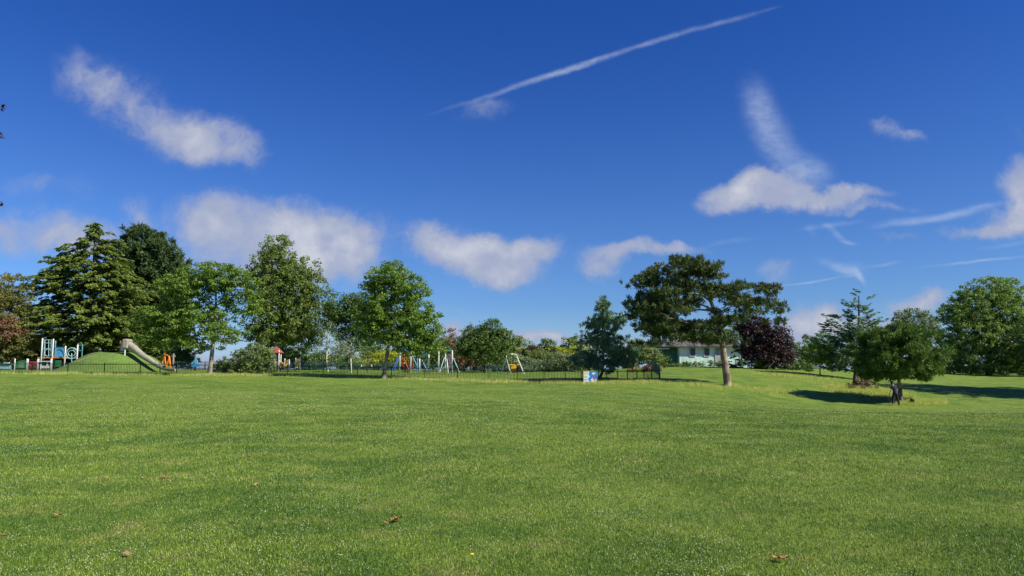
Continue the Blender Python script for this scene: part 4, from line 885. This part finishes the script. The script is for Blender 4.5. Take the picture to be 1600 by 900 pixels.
for hb, dr in ((11, Vector((-.1, .12, -1))), (15, Vector((.05, 1, -.15)))):
    bpt = Vector(V[hb][0]); sdv = dr.normalized().cross(Vector((1, 0, 0)) if abs(dr.x) < .5 and hb == 11 else Vector((0, 0, 1))).normalized()
    for k_, (of, ln) in enumerate([(-.030, .060), (-.010, .072), (.010, .068), (.030, .055)]):
        i0 = len(V); p1 = bpt+sdv*of+dr.normalized()*.045; p2 = p1+dr.normalized()*ln*.55; p3 = p2+dr.normalized()*ln*.45+Vector((.01, .015, 0))
        V += [(tuple(p1), .0105), (tuple(p2), .009), (tuple(p3), .008)]; E += [(hb, i0), (i0, i0+1), (i0+1, i0+2)]
    i0 = len(V); p1 = bpt+sdv*-.045+dr.normalized()*.01; p2 = p1+sdv*-.02+dr.normalized()*.035; V += [(tuple(p1), .011), (tuple(p2), .009)]; E += [(hb, i0), (i0, i0+1)]
body = skin('body', V, E, SK, t)
mb = MB(); mb.tube([(-.165, .15, 1.665), (-.168, .178, 1.64), (-.166, .16, 1.625)], [.008, .016, .01], 8)
for s_ in (-1, 1): mb.tube([(-.16+s_*.085, .05, 1.68), (-.16+s_*.1, .045, 1.655), (-.16+s_*.088, .05, 1.625)], [.01, .022, .01], 6)
mb.build('face_features', SK, t, True)
mb = MB()
for s_ in (-1, 1): mb.tube([(-.165+s_*.033, .148, 1.67), (-.165+s_*.033, .158, 1.67)], [.013, .008], 8)
mb.build('eyes', HR, t)
skin('hair', [((-.155, .03, 1.62), .085), ((-.165, .045, 1.70), .105), ((-.165, .06, 1.75), .085)], [(0, 1), (1, 2)], HR, t, 1)
skin('t_shirt', [((0, 0, .84), (.17, .135)), ((0, .01, 1.12), (.16, .13)), ((-.03, .02, 1.30), (.185, .14)), ((-.06, .02, 1.44), (.13, .11)), ((-.09, .03, 1.49), (.07, .07)), ((-.21, .02, 1.40), .088), ((-.265, .01, 1.24), .078), ((.11, .02, 1.38), .088), ((.165, .01, 1.22), .078)],
     [(0,1),(1,2),(2,3),(3,4),(3,5),(5,6),(3,7),(7,8)], TS, t)
skin('trousers', [((0, 0, 1.04), (.15, .12)), ((-.09, 0, .86), .125), ((-.17, .03, .50), .09), ((-.255, -.07, .11), .068), ((.09, 0, .86), .125), ((.20, .10, .50), .09), ((.305, .03, .11), .068)], [(0,1),(1,2),(2,3),(0,4),(4,5),(5,6)], TR, t)
for c_ in (((-.265, -.10, .045), (-.275, .02, .05), (-.285, .15, .035)), ((.315, 0, .045), (.325, .10, .05), (.335, .25, .035))):
    skin('shoe', [(c_[0], .045), (c_[1], .055), (c_[2], .045)], [(0, 1), (1, 2)], SH if c_[0][0] < 0 else BK, t, 1)
DG = mat('black_fur', (.012, .011, .010), .9, var=.3)
db = G(1424, 56.3); t = empty('dog', db, 'small black dog standing on the lawn to the right of the person', 'dog')
V = [((0, 0, .27), .085), ((.01, .14, .27), .09), ((.02, .27, .28), .10), ((.02, .34, .35), .062), ((.03, .39, .41), .07), ((.04, .46, .39), .035), ((.045, .51, .38), .026),
     ((-.01, -.10, .33), .022), ((-.02, -.13, .42), .014),
     ((-.065, -.01, .20), .048), ((-.07, .03, .15), .032), ((-.07, -.045, .085), .019), ((-.07, -.035, .02), .019), ((-.07, 0, .012), .017),
     ((.065, -.01, .20), .048), ((.07, .03, .15), .032), ((.07, -.045, .085), .019), ((.07, -.035, .02), .019), ((.07, 0, .012), .017),
     ((-.05, .27, .19), .038), ((-.055, .26, .10), .022), ((-.055, .27, .02), .019), ((-.055, .30, .012), .016),
     ((.08, .27, .19), .038), ((.085, .26, .10), .022), ((.085, .27, .02), .019), ((.085, .30, .012), .016)]
E = [(0,1),(1,2),(2,3),(3,4),(4,5),(5,6),(0,7),(7,8),(0,9),(9,10),(10,11),(11,12),(12,13),(0,14),(14,15),(15,16),(16,17),(17,18),(2,19),(19,20),(20,21),(21,22),(2,23),(23,24),(24,25),(25,26)]
skin('body', V, E, DG, t, 1)
for s_ in (-1, 1): mb = MB(); mb._add([(.03+s_*.03, .38, .46), (.03+s_*.07, .38, .45), (.03+s_*.055, .39, .53), (.03+s_*.05, .41, .46)], ((0,1,2),(1,3,2),(3,0,2),(0,3,1))); mb.build('ear', DG, t)
SC.render.resolution_x = 1024; SC.render.resolution_y = 576
